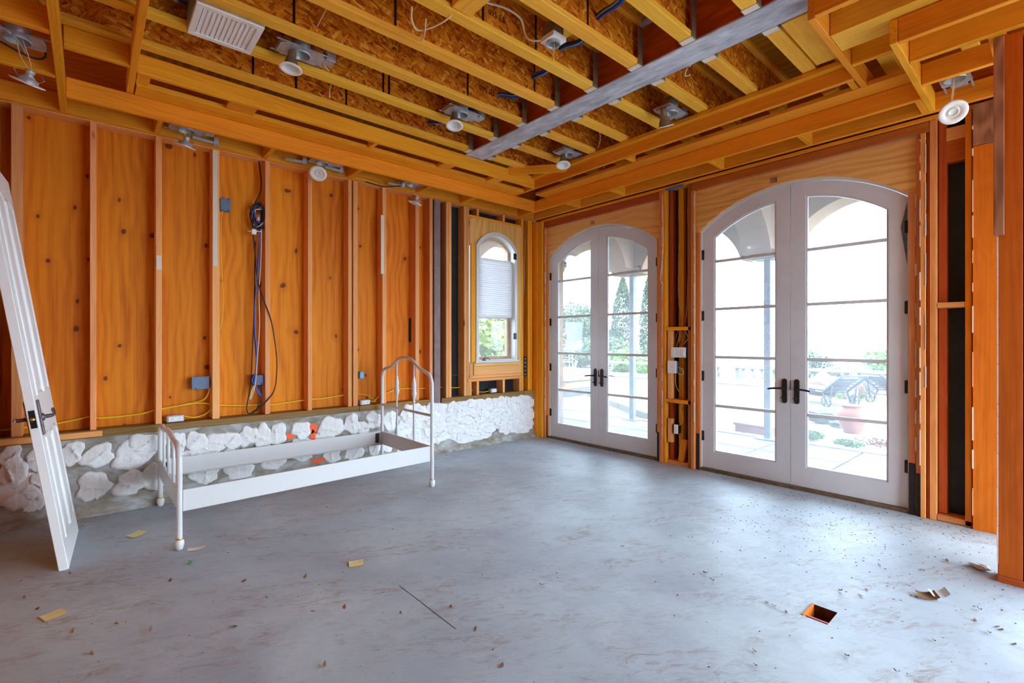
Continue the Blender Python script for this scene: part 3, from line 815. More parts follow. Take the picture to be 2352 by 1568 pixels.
for y, z0, z1, x in ((-0.2095, .4, 2.9, .018), (-2.0015, .5, 2.4, .0495), (-2.042, .3, 2.9, .0185), (-2.4195, .5, 2.9, .0185), (-4.2275, .5, 2.55, .0485), (-4.2575, .4, 2.9, .0185), (-4.291, 1.0, 2.9, .0185), (-4.553, .1, 2.9, -.0015)):
    b = MB(); z = z0
    while z < z1:
        h = rg.uniform(.05, .28); w = rg.uniform(.0015, .004)
        b.cbox(x - .003, x + .004, y - w, y + w, z, min(z + h, z1), .0008); z += h + rg.uniform(.02, .22)
    b.obj('caulk_line', M['caulk'], wr, kind='stuff', label='broken line of white caulk')
for yc, z in ((-1.02, 2.845), (-3.19, 2.842)):
    MB().cbox(0.060, 0.066, yc - .03, yc + .03, z, z + .05, .001).obj('grey_tag', M['plank'], wr, label='grey tag on the plywood above the door seam')
MB().cbox(-0.002, 0.0295, -2.30, -2.09, 3.014, 3.030, .001).obj('tape_strip', M['blue_tape'], wr, label='strip of blue tape under the top plate')

# ------------------------------------------------------------------ the two french doors
def french_door(name, yc, label):
    dr = setting(name, label, 'door')
    fo = arch_fn(yc, HALF + .034, SPR - .008, RISE + .034)
    fi = arch_fn(yc, HALF, SPR, RISE)
    b = MB(); arch_band(b, yc - HALF - .034, yc + HALF + .034, 0.0, fo, fi, .034, 0.084, 0.20, 'y', 32)
    b.obj('door_frame', M['frame_white'], dr)
    MB().cbox(0.060, 0.21, yc - HALF - .03, yc + HALF + .03, 0.0, 0.027, .004).obj('threshold', M['bark'], dr, label='brown wooden threshold')
    leaf_in = arch_fn(yc, HALF - .11, SPR - .085, RISE - .035)
    muntz = (0.685, 1.188, 1.686, 2.18)
    for side in (1, -1):                          # 1: leaf towards the room corner
        ya, yb = (yc + .002, yc + HALF - .004) if side == 1 else (yc - HALF + .004, yc - .002)
        b = MB(); arch_band(b, ya, yb, 0.03, lambda t: fi(t) - .005, leaf_in, .122, 0.100, 0.145, 'y', 18, foot=0.205)
        lf = b.obj('door_leaf', M['frame_white'], dr)
        ia, ib = ya + .122, yb - .122
        # glazing bead
        b = MB(); arch_band(b, ia, ib, 0.205, lambda t: leaf_in(t) - .0005, lambda t: leaf_in(t) - .014, .014, 0.108, 0.135, 'y', 14, foot=0.22)
        b.obj('glazing_bead', M['frame_white'], lf)
        ga, gb = ia + .014, ib - .014
        zs = [0.22] + list(muntz)
        for z in muntz:
            b = MB(); b.cbox(0.106, 0.137, ga, gb, z - .014, z + .014, .004); b.obj('muntin', M['frame_white'], lf)
        for q in range(4):
            MB().box(0.119, 0.123, ga, gb, zs[q] + (.011 if q else 0), zs[q + 1] - .011).obj('pane', M['glass'], lf)
        b = MB(); n = 14
        for q in range(n):
            a = ga + (gb - ga) * q / n; c = ga + (gb - ga) * (q + 1) / n
            for d in (0.119, 0.123): b.quad((d, a, zs[4] + .011), (d, c, zs[4] + .011), (d, c, leaf_in(c) - .014), (d, a, leaf_in(a) - .014))
        b.obj('pane', M['glass'], lf)
        # handle set
        hy = yc + side * .052
        b = MB(); n = 12; hw, z0, z1 = .024, .775, 1.005
        out = []
        for q in range(n + 1): out.append((hy + hw * math.cos(PI * q / n), z1 - hw + hw * math.sin(PI * q / n)))
        for q in range(n + 1): out.append((hy - hw * math.cos(PI * q / n), z0 + hw - hw * math.sin(PI * q / n)))
        m = len(out)
        vs = [(0.100, y, z) for y, z in out] + [(0.090, hy + (y - hy) * .82, (z0 + z1) / 2 + (z - (z0 + z1) / 2) * .97) for y, z in out]
        b.add(vs, [tuple(reversed(range(m, 2 * m)))] + [(q, (q + 1) % m, m + (q + 1) % m, m + q) for q in range(m)])
        b.tube([(0.095, hy, .915), (0.045, hy, .915)], .010, 10)
        b.tube(spline([(0.048, hy, .915), (0.042, hy + side * .04, .915), (0.040, hy + side * .085, .912), (0.046, hy + side * .125, .905)]), .009, 8, rs=None)
        b.tube([(0.095, hy, .828), (0.075, hy, .828)], .009, 10); b.cbox(0.066, 0.076, hy - .004, hy + .022, .822, .834, .002)
        b.obj('lever_handle', M['black'], lf, label='dark bronze lever handle on a rounded plate')
        b = MB(); b.tube(spline([(0.19, hy, .915), (0.198, hy + side * .06, .915), (0.196, hy + side * .125, .908)]), .009, 8); b.cbox(.145, .155, hy - .024, hy + .024, .775, 1.005, .006); b.tube([(.15, hy, .915), (.195, hy, .915)], .009, 8)
        b.obj('lever_handle', M['black'], lf, label='outside lever handle seen through the glass')
        yh = yb if side == 1 else ya
        for z in (0.36, 0.99, 1.62, 2.26):
            b = MB(); b.cbox(0.090, 0.1005, yh - .018, yh + .018, z - .05, z + .05, .002); b.tube([(0.091, yh, z - .052), (0.091, yh, z + .052)], .007, 8)
            b.obj('hinge', M['black'], lf)
        MB().cbox(0.0985, 0.1005, yc + side * .008, yc + side * .030, 2.71, 2.775, .001).obj('latch_plate', M['frame_white'], lf)
    MB().cbox(0.094, 0.104, yc - .004, yc + .004, 0.9, 0.985, .002).obj('strike_plate', M['black'], dr)
    return dr
french_door('door_1', -1.085, 'narrower looking arched french door next to the room corner, trees beyond its glass')
d2 = french_door('door_2', -3.321, 'nearer arched french door with terracotta urn beyond its glass')
b = MB(); b.add([(0.098, -4.168, 2.46), (0.098, -4.168, 1.95), (0.092, -4.128, 2.26), (0.102, -4.168, 2.46), (0.102, -4.168, 1.95), (0.1, -4.128, 2.26)], [(0, 2, 1), (3, 4, 5), (0, 3, 5, 2), (2, 5, 4, 1)])
b.obj('weather_strip', M['shore'], d2, label='loose blue grey weather strip peeling from the leaf edge')

# ------------------------------------------------------------------ near stub wall and the walls out of frame
wn = setting('wall_near', 'end of a stub wall of tall orange posts at the right edge', 'wall')
board('post', wn, -0.93, -0.80, -4.836, -4.738, 0.035, 3.06, M['post'], 'z')
board('post', wn, -0.93, -0.80, -4.945, -4.840, 0.035, 3.06, M['post'], 'z')
board('overlay_board', wn, -0.948, -0.932, -4.765, -4.722, 1.945, 3.055, M['plank'], 'z', label='grey brown strip nailed over the upper part of the post')
board('sill_plate', wn, -0.935, -0.79, -5.0, -4.735, 0.0, 0.034, M['red'], 'y')
board('sheathing_panel', wn, -0.797, -0.782, -5.0, -4.745, 0.035, 3.06, M['ply'], 'z')
b = MB()
rg = random.Random(4)
z = .1
while z < 1.94:
    h = rg.uniform(.03, .12); b.cbox(-.9315, -.922, -4.740, -4.7355 + rg.uniform(0, .002), z, z + h, .001); z += h + rg.uniform(0, .004)
b.obj('split_edge', M['caulk'], wn, kind='stuff', label='pale splintered edge of the post')
ww = setting('wall_west', 'plain stud wall beyond the left edge that the white door leans on', 'wall')
for yq in (-0.1, -0.5, -0.9, -1.3, -1.7, -2.1): board('stud', ww, -5.68, -5.545, yq - .02, yq + .02, 0.04, 3.06, M['stud'], 'z')
board('sill_plate', ww, -5.68, -5.545, -2.2, -0.05, 0, .038, M['treated'], 'y')
board('sheathing_panel', ww, -5.70, -5.685, -2.2, -0.02, 0, 3.06, M['ply'], 'z')
board('top_plate', ww, -5.68, -5.545, -2.2, -0.05, 3.062, 3.10, M['stud'], 'y')

wb = setting('wall_back', 'added unseen stud wall behind the camera, its opening shaped for fill light', 'wall')  # enclosure added out of view, its opening sized for the fill light
for xq in [-7.2 + .4064 * k for k in range(12)]: board('stud', wb, xq - .019, xq + .019, -7.76, -7.62, 0.04, 3.06, M['stud'], 'z')
board('sheathing_panel', wb, -7.3, -2.6, -7.78, -7.765, 0, 3.70, M['ply'], 'z')
board('header', wb, -2.598, 0.16, -7.76, -7.62, 2.70, 3.0, M['red'], 'x')
board('sheathing_panel', wb, -2.598, 0.16, -7.78, -7.765, 2.70, 3.70, M['ply'], 'x')
wf = setting('wall_far', 'added unseen stud wall far beyond the left edge, holding back fill light', 'wall')  # unseen wall put in to cut the fill light from this side
for k in range(6): board('sheathing_panel', wf, -7.33, -7.315, -7.75 + 1.31 * k, -7.75 + 1.305 + 1.31 * k, 0, 3.70, M['ply'], 'z')
for k in range(19): board('stud', wf, -7.31, -7.17, -7.6 + .4064 * k, -7.562 + .4064 * k, 0.04, 3.06, M['stud'], 'z')

# ------------------------------------------------------------------ ceiling framing
ce = setting('ceiling', 'open ceiling of joists with a stepped soffit frame of orange lumber and no ceiling board', 'ceiling')
Z1, Z1T, Z2, Z2T, Z3, ZS = 3.066, 3.205, 3.21, 3.348, 3.352, 3.706
def cb(name, x0, x1, y0, y1, z0, z1, mat='soffit', axis=None, **kw):
    return board(name, ce, x0, x1, y0, y1, z0, z1, M[mat], axis, **kw)
# lower tier
cb('ledger', -7.0, -0.002, -0.040, -0.002, Z1, Z1T)
cb('ledger', -0.040, -0.002, -7.0, -0.042, Z1, Z1T)
cb('soffit_beam', -4.90, -0.349, -0.383, -0.345, Z1, Z1T)
cb('soffit_beam', -0.347, -0.309, -4.315, -0.042, Z1, Z1T)
cb('soffit_beam', -4.942, -4.902, -7.0, -0.042, Z1, Z1T)
cb('soffit_beam', -1.29, -0.042, -4.355, -4.317, Z1, Z1T)
for x in (-4.36, -3.54, -2.73, -1.92, -1.30): cb('blocking', x - .019, x + .019, -0.344, -0.041, Z1, Z1T, axis='y')
for y in (-0.89, -1.577, -2.75, -3.525, -4.296): cb('blocking', -0.308, -0.041, y - .019, y + .019, Z1, Z1T, axis='x')
# upper tier
cb('soffit_beam', -4.528, -0.711, -0.759, -0.721, Z2, Z2T)
cb('soffit_beam', -0.709, -0.671, -4.0, -0.35, Z2, Z2T)
cb('soffit_beam', -4.570, -4.530, -7.0, -0.35, Z2, Z2T)
cb('soffit_beam', -1.64, -0.345, -4.040, -4.002, Z2, Z2T)
cb('cleat', -4.52, -0.712, -0.565, -0.30, 3.207, 3.243, axis='x')
cb('cleat', -0.520, -0.30, -4.316, -0.57, 3.207, 3.243, axis='y')
cb('soffit_beam', -4.90, -4.572, -0.826, -0.788, Z2, Z2T, axis='x')
cb('soffit_beam', -0.918, -0.880, -4.316, -4.042, Z2, Z2T, axis='y')
for x, w in ((-3.86, .10), (-2.74, .02), (-1.915, .07), (-1.242, .07)): cb('blocking', x - w, x + w, -0.720, -0.567, Z2 + .002, Z2 + .040 if w > .03 else Z2T - .01, axis='y' if w < .03 else 'x')
for y, w in ((-2.047, .02), (-3.97, .019)): cb('blocking', -0.669, -0.522, y - w, y + w, Z2 + .002, Z2 + .040 if w > .03 else Z2T - .01, axis='x' if w < .03 else 'y')
board('cripple', ce, -4.527, -4.45, -0.72, -0.567, Z2 + .002, Z2 + .10, M['soffit'], 'y')
# nailer over the right beam, rim panels, corner brace
cb('nailer', -0.768, -0.711, -3.98, -0.765, Z3 - .040, Z3 - .003, axis='y')
cb('rim_panel', 0.10, 0.13, -7.0, -0.0, 3.22, ZS - .002, 'packing', axis='y')
b = MB(); b.cbox(-.045, .045, -.019, .019, -.36, .36, .003)
d = (Vector((-0.64, -1.34, 3.327)) - Vector((-1.16, -0.70, 3.327)))
link('brace', b.mesh(M['soffit'], 'brace'), ce, (-0.90, -1.02, 3.322), (PI / 2, PI / 2, math.atan2(d.y, d.x) + PI / 2), label='short brace laid across the corner of the soffit frame')
# joists to the near side and to the left of the soffit frame
for y in (-1.279, -0.684): cb('soffit_joist', -7.0, -4.944, y, y + .038, Z1, Z1T, axis='x')
for x in (-1.29, -0.985, -0.59): cb('soffit_joist', x, x + .038, -7.0, -4.357, Z1, Z1T, axis='y')
cb('soffit_joist', -1.66, -1.62, -7.0, -4.042, Z2, Z2T, axis='y')
cb('glulam', -1.375, -1.142, -7.0, -4.042, Z2 + .002, Z2 + .16, 'joist', axis='y')
for x0, x1 in ((-0.946, -0.592), (-0.55, -0.042)): cb('plate', x0, x1, -4.77, -4.70, Z1, Z1 + .04, axis='x')
# steel beam
b = MB()
b.cbox(-1.748, -1.508, -4.0, -0.762, 3.346, 3.360, .003); b.cbox(-1.748, -1.508, -4.0, -0.762, 3.68, 3.694, .003); b.box(-1.634, -1.622, -4.0, -0.762, 3.36, 3.68)
b.obj('steel_beam', M['steel'], ce, label='grey steel beam running across under the joists')
for x0, x1 in ((-1.690, -1.636), (-1.620, -1.566)):
    y = -0.765
    for y1 in (-2.0, -3.2, -3.98):
        cb('packing', x0, x1, y1 + .002, y, 3.375, 3.679, 'packing', axis='y'); y = y1
# joists: wooden flanges, strand board web, hanger at the steel
YK = [-0.861 - 0.4114 * k for k in range(11)]
def text_mesh(body, size, mat):
    cu = bpy.data.curves.new('lettering', 'FONT')
    cu.body = body; cu.size = size; cu.extrude = 0.0005; cu.resolution_u = 3
    cu.align_x = 'CENTER'
    o = bpy.data.objects.new('tmp', cu); COL.objects.link(o)
    bpy.context.view_layer.update()
    dg = bpy.context.evaluated_depsgraph_get()
    me = bpy.data.meshes.new_from_object(o.evaluated_get(dg))
    bpy.data.objects.remove(o)
    me.materials.clear(); me.materials.append(mat)
    return me
def joist(x0, x1, y, hang, k):
    L = x1 - x0; xc = (x0 + x1) / 2
    j = link('joist', None, ce, (xc, y, 0))
    j.empty_display_size = .05
    for z0 in (Z3, ZS - .040):
        f = board('flange', j, -L / 2, L / 2, -.045, .045, z0, z0 + .038, M['joist'], 'x')
    me = MB().cbox(-L / 2, L / 2, -.0055, .0055, -.14, .14, .001).mesh(M['osb'], 'web')
    link('web', me, j, (0, 0, (Z3 + ZS) / 2 - .001))
    sgn = 1 if hang > 0 else -1
    xe = sgn * L / 2
    b = MB()
    b.cbox(xe - sgn * .055, xe - sgn * .002, -.051, .051, Z3 - .004, Z3 - .001, .0008, 0)
    for s in (-1, 1): b.cbox(xe - sgn * .058, xe, s * .048 - .003, s * .048 + .003, Z3 - .004, Z3 + .27, .001, 1)
    b.obj('hanger', [M['caulk'], M['galv_tan']], j, label='metal hanger with a white seat at the steel beam')
    return j
JL = []
for k, y in enumerate(YK):
    J = joist(-7.3, -1.752, y, 1, k); JL.append(J)
    joist(-1.504, -0.02, y, -1, k)
# printed lettering and stamps on the webs, as the mill printed them (upside down)
def stamp(J, body, size, x, z, flip=True):
    me = text_mesh(body, size, M['ink'])
    rx = PI / 2
    link('lettering', me, J, (x - J.location.x, -.0068, z), (rx, PI if flip else 0, 0), label='black printed lettering on the web')
stamp(JL[0], 'Silent Floor  TJI 560', 0.058, -2.04, 3.50)
stamp(JL[2], 'Silent Floor  TJI 560', 0.062, -2.02, 3.545)
stamp(JL[4], 'TJI 560', 0.05, -2.75, 3.52)
for kk, xx in ((1, -3.42), (2, -3.05), (0, -3.23)):
    stamp(JL[kk], '2.0 E\n603', 0.038, xx, 3.56, False)
stamp(JL[1], '15', 0.045, -4.42, 3.5, False)
stamp(JL[1], '603', 0.045, -4.18, 3.5, False)
# dark saw marks / joints across the webs
rg = random.Random(3)
for kk in range(7):
    for q in range(3):
        xx = rg.uniform(-4.4, -2.0) - JL[kk].location.x
        MB().cbox(xx - .008, xx + .008, -.0085, -.0056, Z3 + .04, ZS - .04, .0005).obj('web_joint', M['ink'], JL[kk], label='dark finger joint across the web')
# subfloor sheets
for i in range(6):
    for q in range(4):
        xa = -7.3 + 1.25 * i; ya = -7.9 + 2.05 * q
        MB().cbox(xa + .002, xa + 1.248, ya + .002, ya + 2.048, ZS, ZS + .018, .001).obj('subfloor_panel', M['subfloor'], ce)
MB().box(-7.4, 0.2, -8.0, 0.25, ZS + .022, ZS + .04).obj('light_blocker', M['packing'], ce)  # unseen sheet added to stop sky light leaking between the subfloor panels
cb('blocking', -3.14, -3.0, -2.87, -2.56, Z3 + .006, Z3 + .044, 'joist', axis='y')
cb('blocking', -2.33, -2.23, -2.87, -2.55, 3.50, 3.54, 'joist', axis='y')
cb('blocking', -1.48, -0.80, -3.99, -3.80, Z3 + .002, Z3 + .04, 'joist', axis='x')
# ------------------------------------------------------------------ white bed frame
bed = thing('bed_frame', 'white metal single bed frame without mattress standing by the plaster daubed wall', 'bed', (-3.36, -0.65, 0))
BO = Vector((-3.36, -0.65, 0))
def bp(b, name, parent=bed, mat='white', **kw): return b.obj(name, M[mat], parent, **kw)
def rel(pts): return [Vector(p) - BO for p in pts]
HX, FXX = -2.383, -4.338
hb = bp(MB().tube(rel(spline([(HX, -.105, .05), (HX, -.105, .5), (HX, -.105, .90), (HX, -.112, .985), (HX, -.150, 1.045), (HX, -.22, 1.068), (HX, -.32, 1.09), (HX, -.42, 1.14), (HX, -.51, 1.178), (HX, -.61, 1.188), (HX, -.71, 1.178), (HX, -.80, 1.14), (HX, -.90, 1.09), (HX, -1.00, 1.062), (HX, -1.075, 1.035), (HX, -1.112, .975), (HX, -1.12, .90), (HX, -1.12, .5), (HX, -1.12, .05)], 5)), .0165, 12), 'headboard')
for y in (-.435, -.785):
    s = bp(MB().tube(rel([(HX, y, .375), (HX, y, 1.142)]), .009, 10), 'spindle', hb)
    prof = [(.0095, -.125), (.016, -.12), (.011, -.11), (.014, -.08), (.022, -.055), (.026, -.03), (.018, -.012), (.024, .0), (.018, .014), (.023, .04), (.018, .075), (.012, .10), (.015, .11), (.0095, .118)]
    bp(MB().lathe(prof, 14, Vector((HX, y, .875)) - BO), 'ornament', hb, label='cast leaf ornament on a spindle')
    for zc in (.742, .998): bp(MB().cbox(HX - BO.x - .010, HX - BO.x + .010, y - BO.y - .01, y - BO.y + .01, zc, zc + .008, .002), 'collar', hb, 'brass', label='brass collar')
bp(MB().tube(rel([(HX, -.105, .668), (HX, -1.12, .66)]), .012, 10), 'cross_bar', hb)
bp(MB().cbox(HX - BO.x - .012, HX - BO.x + .006, -1.115 - BO.y, -.11 - BO.y, .238, .378, .004), 'end_panel', hb)
fb = bp(MB().tube(rel(spline([(FXX, -.095, .05), (FXX, -.095, .35), (FXX, -.095, .55), (FXX, -.105, .61), (FXX, -.15, .655), (FXX, -.24, .672), (FXX, -.38, .664), (FXX, -.52, .684), (FXX, -.65, .69), (FXX, -.78, .684), (FXX, -.92, .664), (FXX, -1.05, .668), (FXX, -1.14, .645), (FXX, -1.19, .60), (FXX, -1.20, .54), (FXX, -1.20, .35), (FXX, -1.20, .05)], 5)), .0175, 12), 'footboard')
for y in (-.36, -.64, -.92):
    bp(MB().tube(rel([(FXX, y, .37), (FXX, y, .675)]), .010, 10), 'spindle', fb)
bp(MB().cbox(FXX - BO.x - .006, FXX - BO.x + .012, -1.195 - BO.y, -.10 - BO.y, .238, .378, .004), 'end_panel', fb)
def rail(p, q, sgn):
    p, q = Vector(p) - BO, Vector(q) - BO
    d = q - p; a = math.atan2(d.y, d.x)
    Mx = Matrix.Translation(p) @ Matrix.Rotation(a, 4, 'Z')
    b = MB(); L = d.length
    b.cbox(0.02, L - .02, -.004, .004, -.07, .07, .002, 0, Mx)
    b.cbox(0.02, L - .02, *((-.045, -.003) if sgn < 0 else (.003, .045)), -.07, -.064, .002, 0, Mx)
    return bp(b, 'side_rail')
rail((FXX, -.11, .312), (HX, -.115, .318), -1)
rail((FXX, -1.195, .312), (HX, -1.118, .306), 1)
bp(MB().cbox(HX - BO.x - .085, HX - BO.x - .045, -.128 - BO.y, -.118 - BO.y, .262, .365, .008), 'corner_lock', bed, 'iron', label='dark bow tie shaped corner lock')
bp(MB().cbox(FXX - BO.x + .02, FXX - BO.x + .05, -.128 - BO.y, -.118 - BO.y, .27, .36, .006), 'corner_lock', bed, 'iron', label='dark corner lock')
for x, y in ((HX, -.105), (HX, -1.12), (FXX, -.095), (FXX, -1.20)):
    ft = bp(MB().lathe([(.013, 0), (.020, .004), (.024, .018), (.028, .035), (.027, .052), (.021, .062), (.0185, .066)], 16, Vector((x, y, 0)) - BO), 'foot')
    bp(MB().lathe([(.0185, .066), (.0205, .069), (.0205, .075), (.0185, .078)], 16, Vector((x, y, 0)) - BO), 'collar', ft, 'brass', label='brass collar')

# ------------------------------------------------------------------ white panel door leaning on the left
lean = math.radians(8.25)
door = thing('panel_door', 'tall white panelled door leaning at the left with a pewter lever handle', 'door', (-4.868, -1.092, 0.0), (0, -lean, math.atan2(-.034, .743)))
# local: x is the face normal, y runs from the near edge to the far edge, z up the door; the face lies at x = 0
DW, DH, DT = 0.744, 2.437, 0.045
b = MB(); b.cbox(-DT, 0, 0, DW, 0, DH, .003); lf = b.obj('door_slab', M['door_white'], door)
def mould(y0, y1, z0, z1, arch=0.0):
    """sunk moulding with a raised field: rings of the panel outline stepped in and out"""
    b = MB(); n = 10
    def ring(i, x):
        a0, a1, c0, c1 = y0 + i, y1 - i, z0 + i, z1 - i
        pts = [(x, a0, c0), (x, a1, c0)]
        for q in range(n + 1):
            t = q / n
            pts.append((x, a1 + (a0 - a1) * t, c1 + arch * math.sin(PI * t)))
        return pts
    steps = [(0.0, 0.0008), (.004, .007), (.012, .008), (.020, .002), (.030, .0015), (.052, .0065)]
    m = n + 3; vs = []
    for i, x in steps: vs += ring(i, x)
    fs = []
    for r in range(len(steps) - 1):
        for q in range(m): fs.append((r * m + q, r * m + (q + 1) % m, (r + 1) * m + (q + 1) % m, (r + 1) * m + q))
    fs.append(tuple((len(steps) - 1) * m + q for q in range(m)))
    b.add(vs, fs); return b.obj('raised_panel', M['door_white'], lf)
for y0, y1 in ((.105, .345), (.399, .639)):
    mould(y0, y1, 1.04, 2.24, .035); mould(y0, y1, .16, .79, .025)
b = MB()
hy, hz = .062, .915
b.cbox(.0005, .010, hy - .022, hy + .022, hz - .105, hz + .105, .006)
b.lathe([(.022, 0), (.022, .012), (.012, .014), (.011, .045), (.001, .045)], 14, M=Matrix.Translation((0.008, hy, hz)) @ Matrix.Rotation(PI / 2, 4, 'Y'))
b.tube(spline([(.048, hy, hz), (.056, hy + .03, hz - .002), (.058, hy + .07, hz + .006), (.052, hy + .10, hz + .022), (.050, hy + .125, hz + .026)]), .009, 8, rs=None)
b.obj('lever_handle', M['pewter'], door, label='pewter lever with a twisted end on a long plate')
b = MB()
b.cbox(-DT - .010, -DT - .0005, hy - .022, hy + .022, hz - .105, hz + .105, .006)
b.tube([(-DT - .01, hy, hz), (-DT - .05, hy, hz)], .011, 10)
b.tube(spline([(-DT - .052, hy, hz), (-DT - .060, hy + .03, hz), (-DT - .06, hy + .08, hz - .004), (-DT - .055, hy + .12, hz - .01)]), .011, 8)
b.obj('lever_handle', M['pewter'], door, label='pewter lever on the hidden face')
lp = MB().cbox(-DT / 2 - .014, -DT / 2 + .014, -.002, .001, hz - .052, hz + .052, .001).obj('latch_plate', M['black'], door, label='dark latch plate on the door edge')
MB().lathe([(.011, 0), (.011, .006), (.008, .010), (.001, .011)], 14, M=Matrix.Translation((-DT / 2, -.002, hz)) @ Matrix.Rotation(PI / 2, 4, 'X')).obj('latch_bolt', M['brass'], lp, label='round brass latch')

# ------------------------------------------------------------------ recessed lights
def recessed(label, x, y, zp, tx, ty, tz, tilt=(0, 0, 0), style='lamp', pl=.30, pw=.17, barz=0.0, group='recessed lights hanging out of the ceiling', bars=True, yaw=0.0, ext=.03, js=1):
    """housing pan at (x, y, zp); trim or lamp dangling at (tx, ty, tz)"""
    r = thing('recessed_light', label, 'light', (x, y, zp), (0, 0, yaw), group)
    b = MB(); n = 20; ri = .058
    # pan with a round hole
    sq = []
    for k in range(n):
        a = 2 * PI * k / n; c, s_ = math.cos(a), math.sin(a)
        f = min((pl / 2) / max(abs(c), 1e-6), (pw / 2) / max(abs(s_), 1e-6))
        sq.append((c * f, s_ * f))
    vs = [(p[0], p[1], 0) for p in sq] + [(ri * math.cos(2 * PI * k / n), ri * math.sin(2 * PI * k / n), 0) for k in range(n)]
    vs += [(p[0], p[1], .004) for p in sq] + [(ri * math.cos(2 * PI * k / n), ri * math.sin(2 * PI * k / n), .004) for k in range(n)]
    fs = []
    for k in range(n):
        k2 = (k + 1) % n
        fs += [(k, n + k, n + k2, k2), (2 * n + k, 2 * n + k2, 3 * n + k2, 3 * n + k), (k, k2, 2 * n + k2, 2 * n + k)]
    b.add(vs, fs)
    for cx in (-pl / 2, pl / 2): 
        b.add([(cx, -pw / 2, 0), (cx, pw / 2, 0), (cx, pw / 2, .03), (cx, -pw / 2, .03)], [(0, 1, 2, 3)])
    b.obj('pan', M['galv'], r, label='galvanised mounting pan')
    b = MB(); b.lathe([(ri, -.012), (ri + .003, -.012), (ri + .003, .12), (.001, .121)], 20); b.lathe([(ri + .003, -.012), (ri - .002, -.004), (ri - .002, .118), (.001, .119)], 20)
    b.obj('can', M['galv'], r)
    b = MB(); b.cbox(js * (pl / 2 + .004), js * (pl / 2 + .075), -.05, .04, .006, .075, .004); b.obj('junction_box', M['galv'], r)
    if bars:
        b = MB()
        for s in (-1, 1):
            b.cbox(-pl / 2 - ext, pl / 2 + ext, s * (pw / 2 - .008) - .006, s * (pw / 2 - .008) + .006, .006, .012, .001)
        b.obj('hanger_bar', M['galv'], r)
    inv = Matrix.Rotation(-yaw, 3, 'Z')
    t = inv @ Vector((tx - x, ty - y, tz - zp))
    Rm = Matrix.Translation(t) @ Matrix.Rotation(tilt[2], 4, 'Z') @ Matrix.Rotation(tilt[0], 4, 'X') @ Matrix.Rotation(tilt[1], 4, 'Y')
    if style == 'lamp':
        b = MB(); b.lathe([(.013, .155), (.024, .15), (.026, .125), (.030, .10), (.028, .09), (.040, .055), (.050, .02), (.052, .004)], 20, M=Rm); b.obj('lamp_body', M['galv_tan'], r, label='bare reflector lamp body')
        b = MB(); b.lathe([(.052, .004), (.074, .002), (.076, -.002), (.070, -.006), (.052, -.004), (.046, .006)], 24, M=Rm); b.obj('trim_ring', M['plastic'], r)
        b = MB(); b.lathe([(.046, .006), (.030, .024), (.001, .026)], 20, M=Rm); b.obj('lamp_face', M['lamp_glass'], r)
        top = Rm @ Vector((0, 0, .155))
        b = MB(); b.tube(spline([top, top.lerp(Vector((0, 0, .06)), .5) + Vector((.012, 0, 0)), (0, 0, .10)], 5), .008, 6); b.obj('socket_lead', M['rubber'], r)
    else:
        b = MB(); b.lathe([(.020, .075), (.024, .07), (.020, .05), (.016, .045), (.034, .028), (.046, .022), (.048, .003)], 18, M=Rm); b.obj('lamp_body', M['galv'], r)
        b = MB(); b.lathe([(.048, .003), (.078, .001), (.080, -.003), (.070, -.007), (.046, -.005), (.040, .004)], 24, M=Rm); b.obj('trim_ring', M['plastic'], r)
        b = MB(); b.lathe([(.040, .004), (.030, .001), (.026, -.004), (.022, .002), (.001, .003)], 20, M=Rm); b.obj('lamp_face', M['lamp_glass'], r)
        top = Rm @ Vector((0, 0, .07))
        b = MB()
        for q in (-.006, .006):
            mid = top.lerp(Vector((0, 0, 0)), .5) + Vector((q * 3, q, 0))
            b.tube(spline([top + Vector((q, 0, 0)), mid, (q, 0, .05)], 6), .0025, 6)
        b.obj('flex_lead', M['cream'], r, label='pale twin lead')
        for s in (-1, 1):
            b = MB(); b.tube([Rm @ Vector((s * .045, 0, .02)), Rm @ Vector((s * .065, 0, .045)), Rm @ Vector((s * .05, 0, .06))], .002, 5); b.obj('spring_clip', M['galv'], r)
    return r
recessed('white lamp hanging from its pan just right of the white air register', -3.66, -1.462, 3.362, -3.73, -1.462, 3.235, (-.04, .10, 0), 'lamp')
recessed('white lamp hanging between joists beside the blue cable bundle, left of the steel beam', -2.30, -1.470, 3.362, -2.378, -1.478, 3.235, (-.22, .16, 0), 'lamp')
recessed('white lamp hanging near the corner of the stepped soffit, right of the steel beam', -0.92, -1.478, 3.362, -0.965, -1.46, 3.235, (-.22, .2, 0), 'lamp', pl=.24)
recessed('white lamp hanging tilted between joists above the gap of the two glazed doors', -0.93, -2.705, 3.362, -0.985, -2.685, 3.235, (.12, -.42, 0), 'lamp', pl=.24)
recessed('leftmost white trim ring dangling on a pale lead below its pan', -5.09, -0.99, 3.10, -5.05, -0.985, 2.865, (.40, .22, 0), 'trim', pl=.24, pw=.16, js=-1)
recessed('white trim ring dangling tilted at the head of the third plywood bay from the left', -4.17, -0.195, 3.10, -4.185, -0.205, 2.965, (.30, .2, 0), 'trim', pl=.24, pw=.15)
recessed('white trim ring dangling face out above the bay right of the tangled cables', -3.06, -0.195, 3.10, -3.10, -0.200, 2.985, (-.75, .35, 0), 'trim', pl=.24, pw=.15)
recessed('small white trim ring dangling edge on above the plywood bay left of the steel column', -2.06, -0.195, 3.10, -2.025, -0.180, 2.905, (.22, .22, 0), 'trim', pl=.24, pw=.15)
recessed('white slotted trim ring dangling at top right beside the tall posts', -0.296, -4.49, 3.16, -0.37, -4.49, 2.905, (-.45, .85, 0), 'trim', pl=.24, pw=.16, ext=.135)
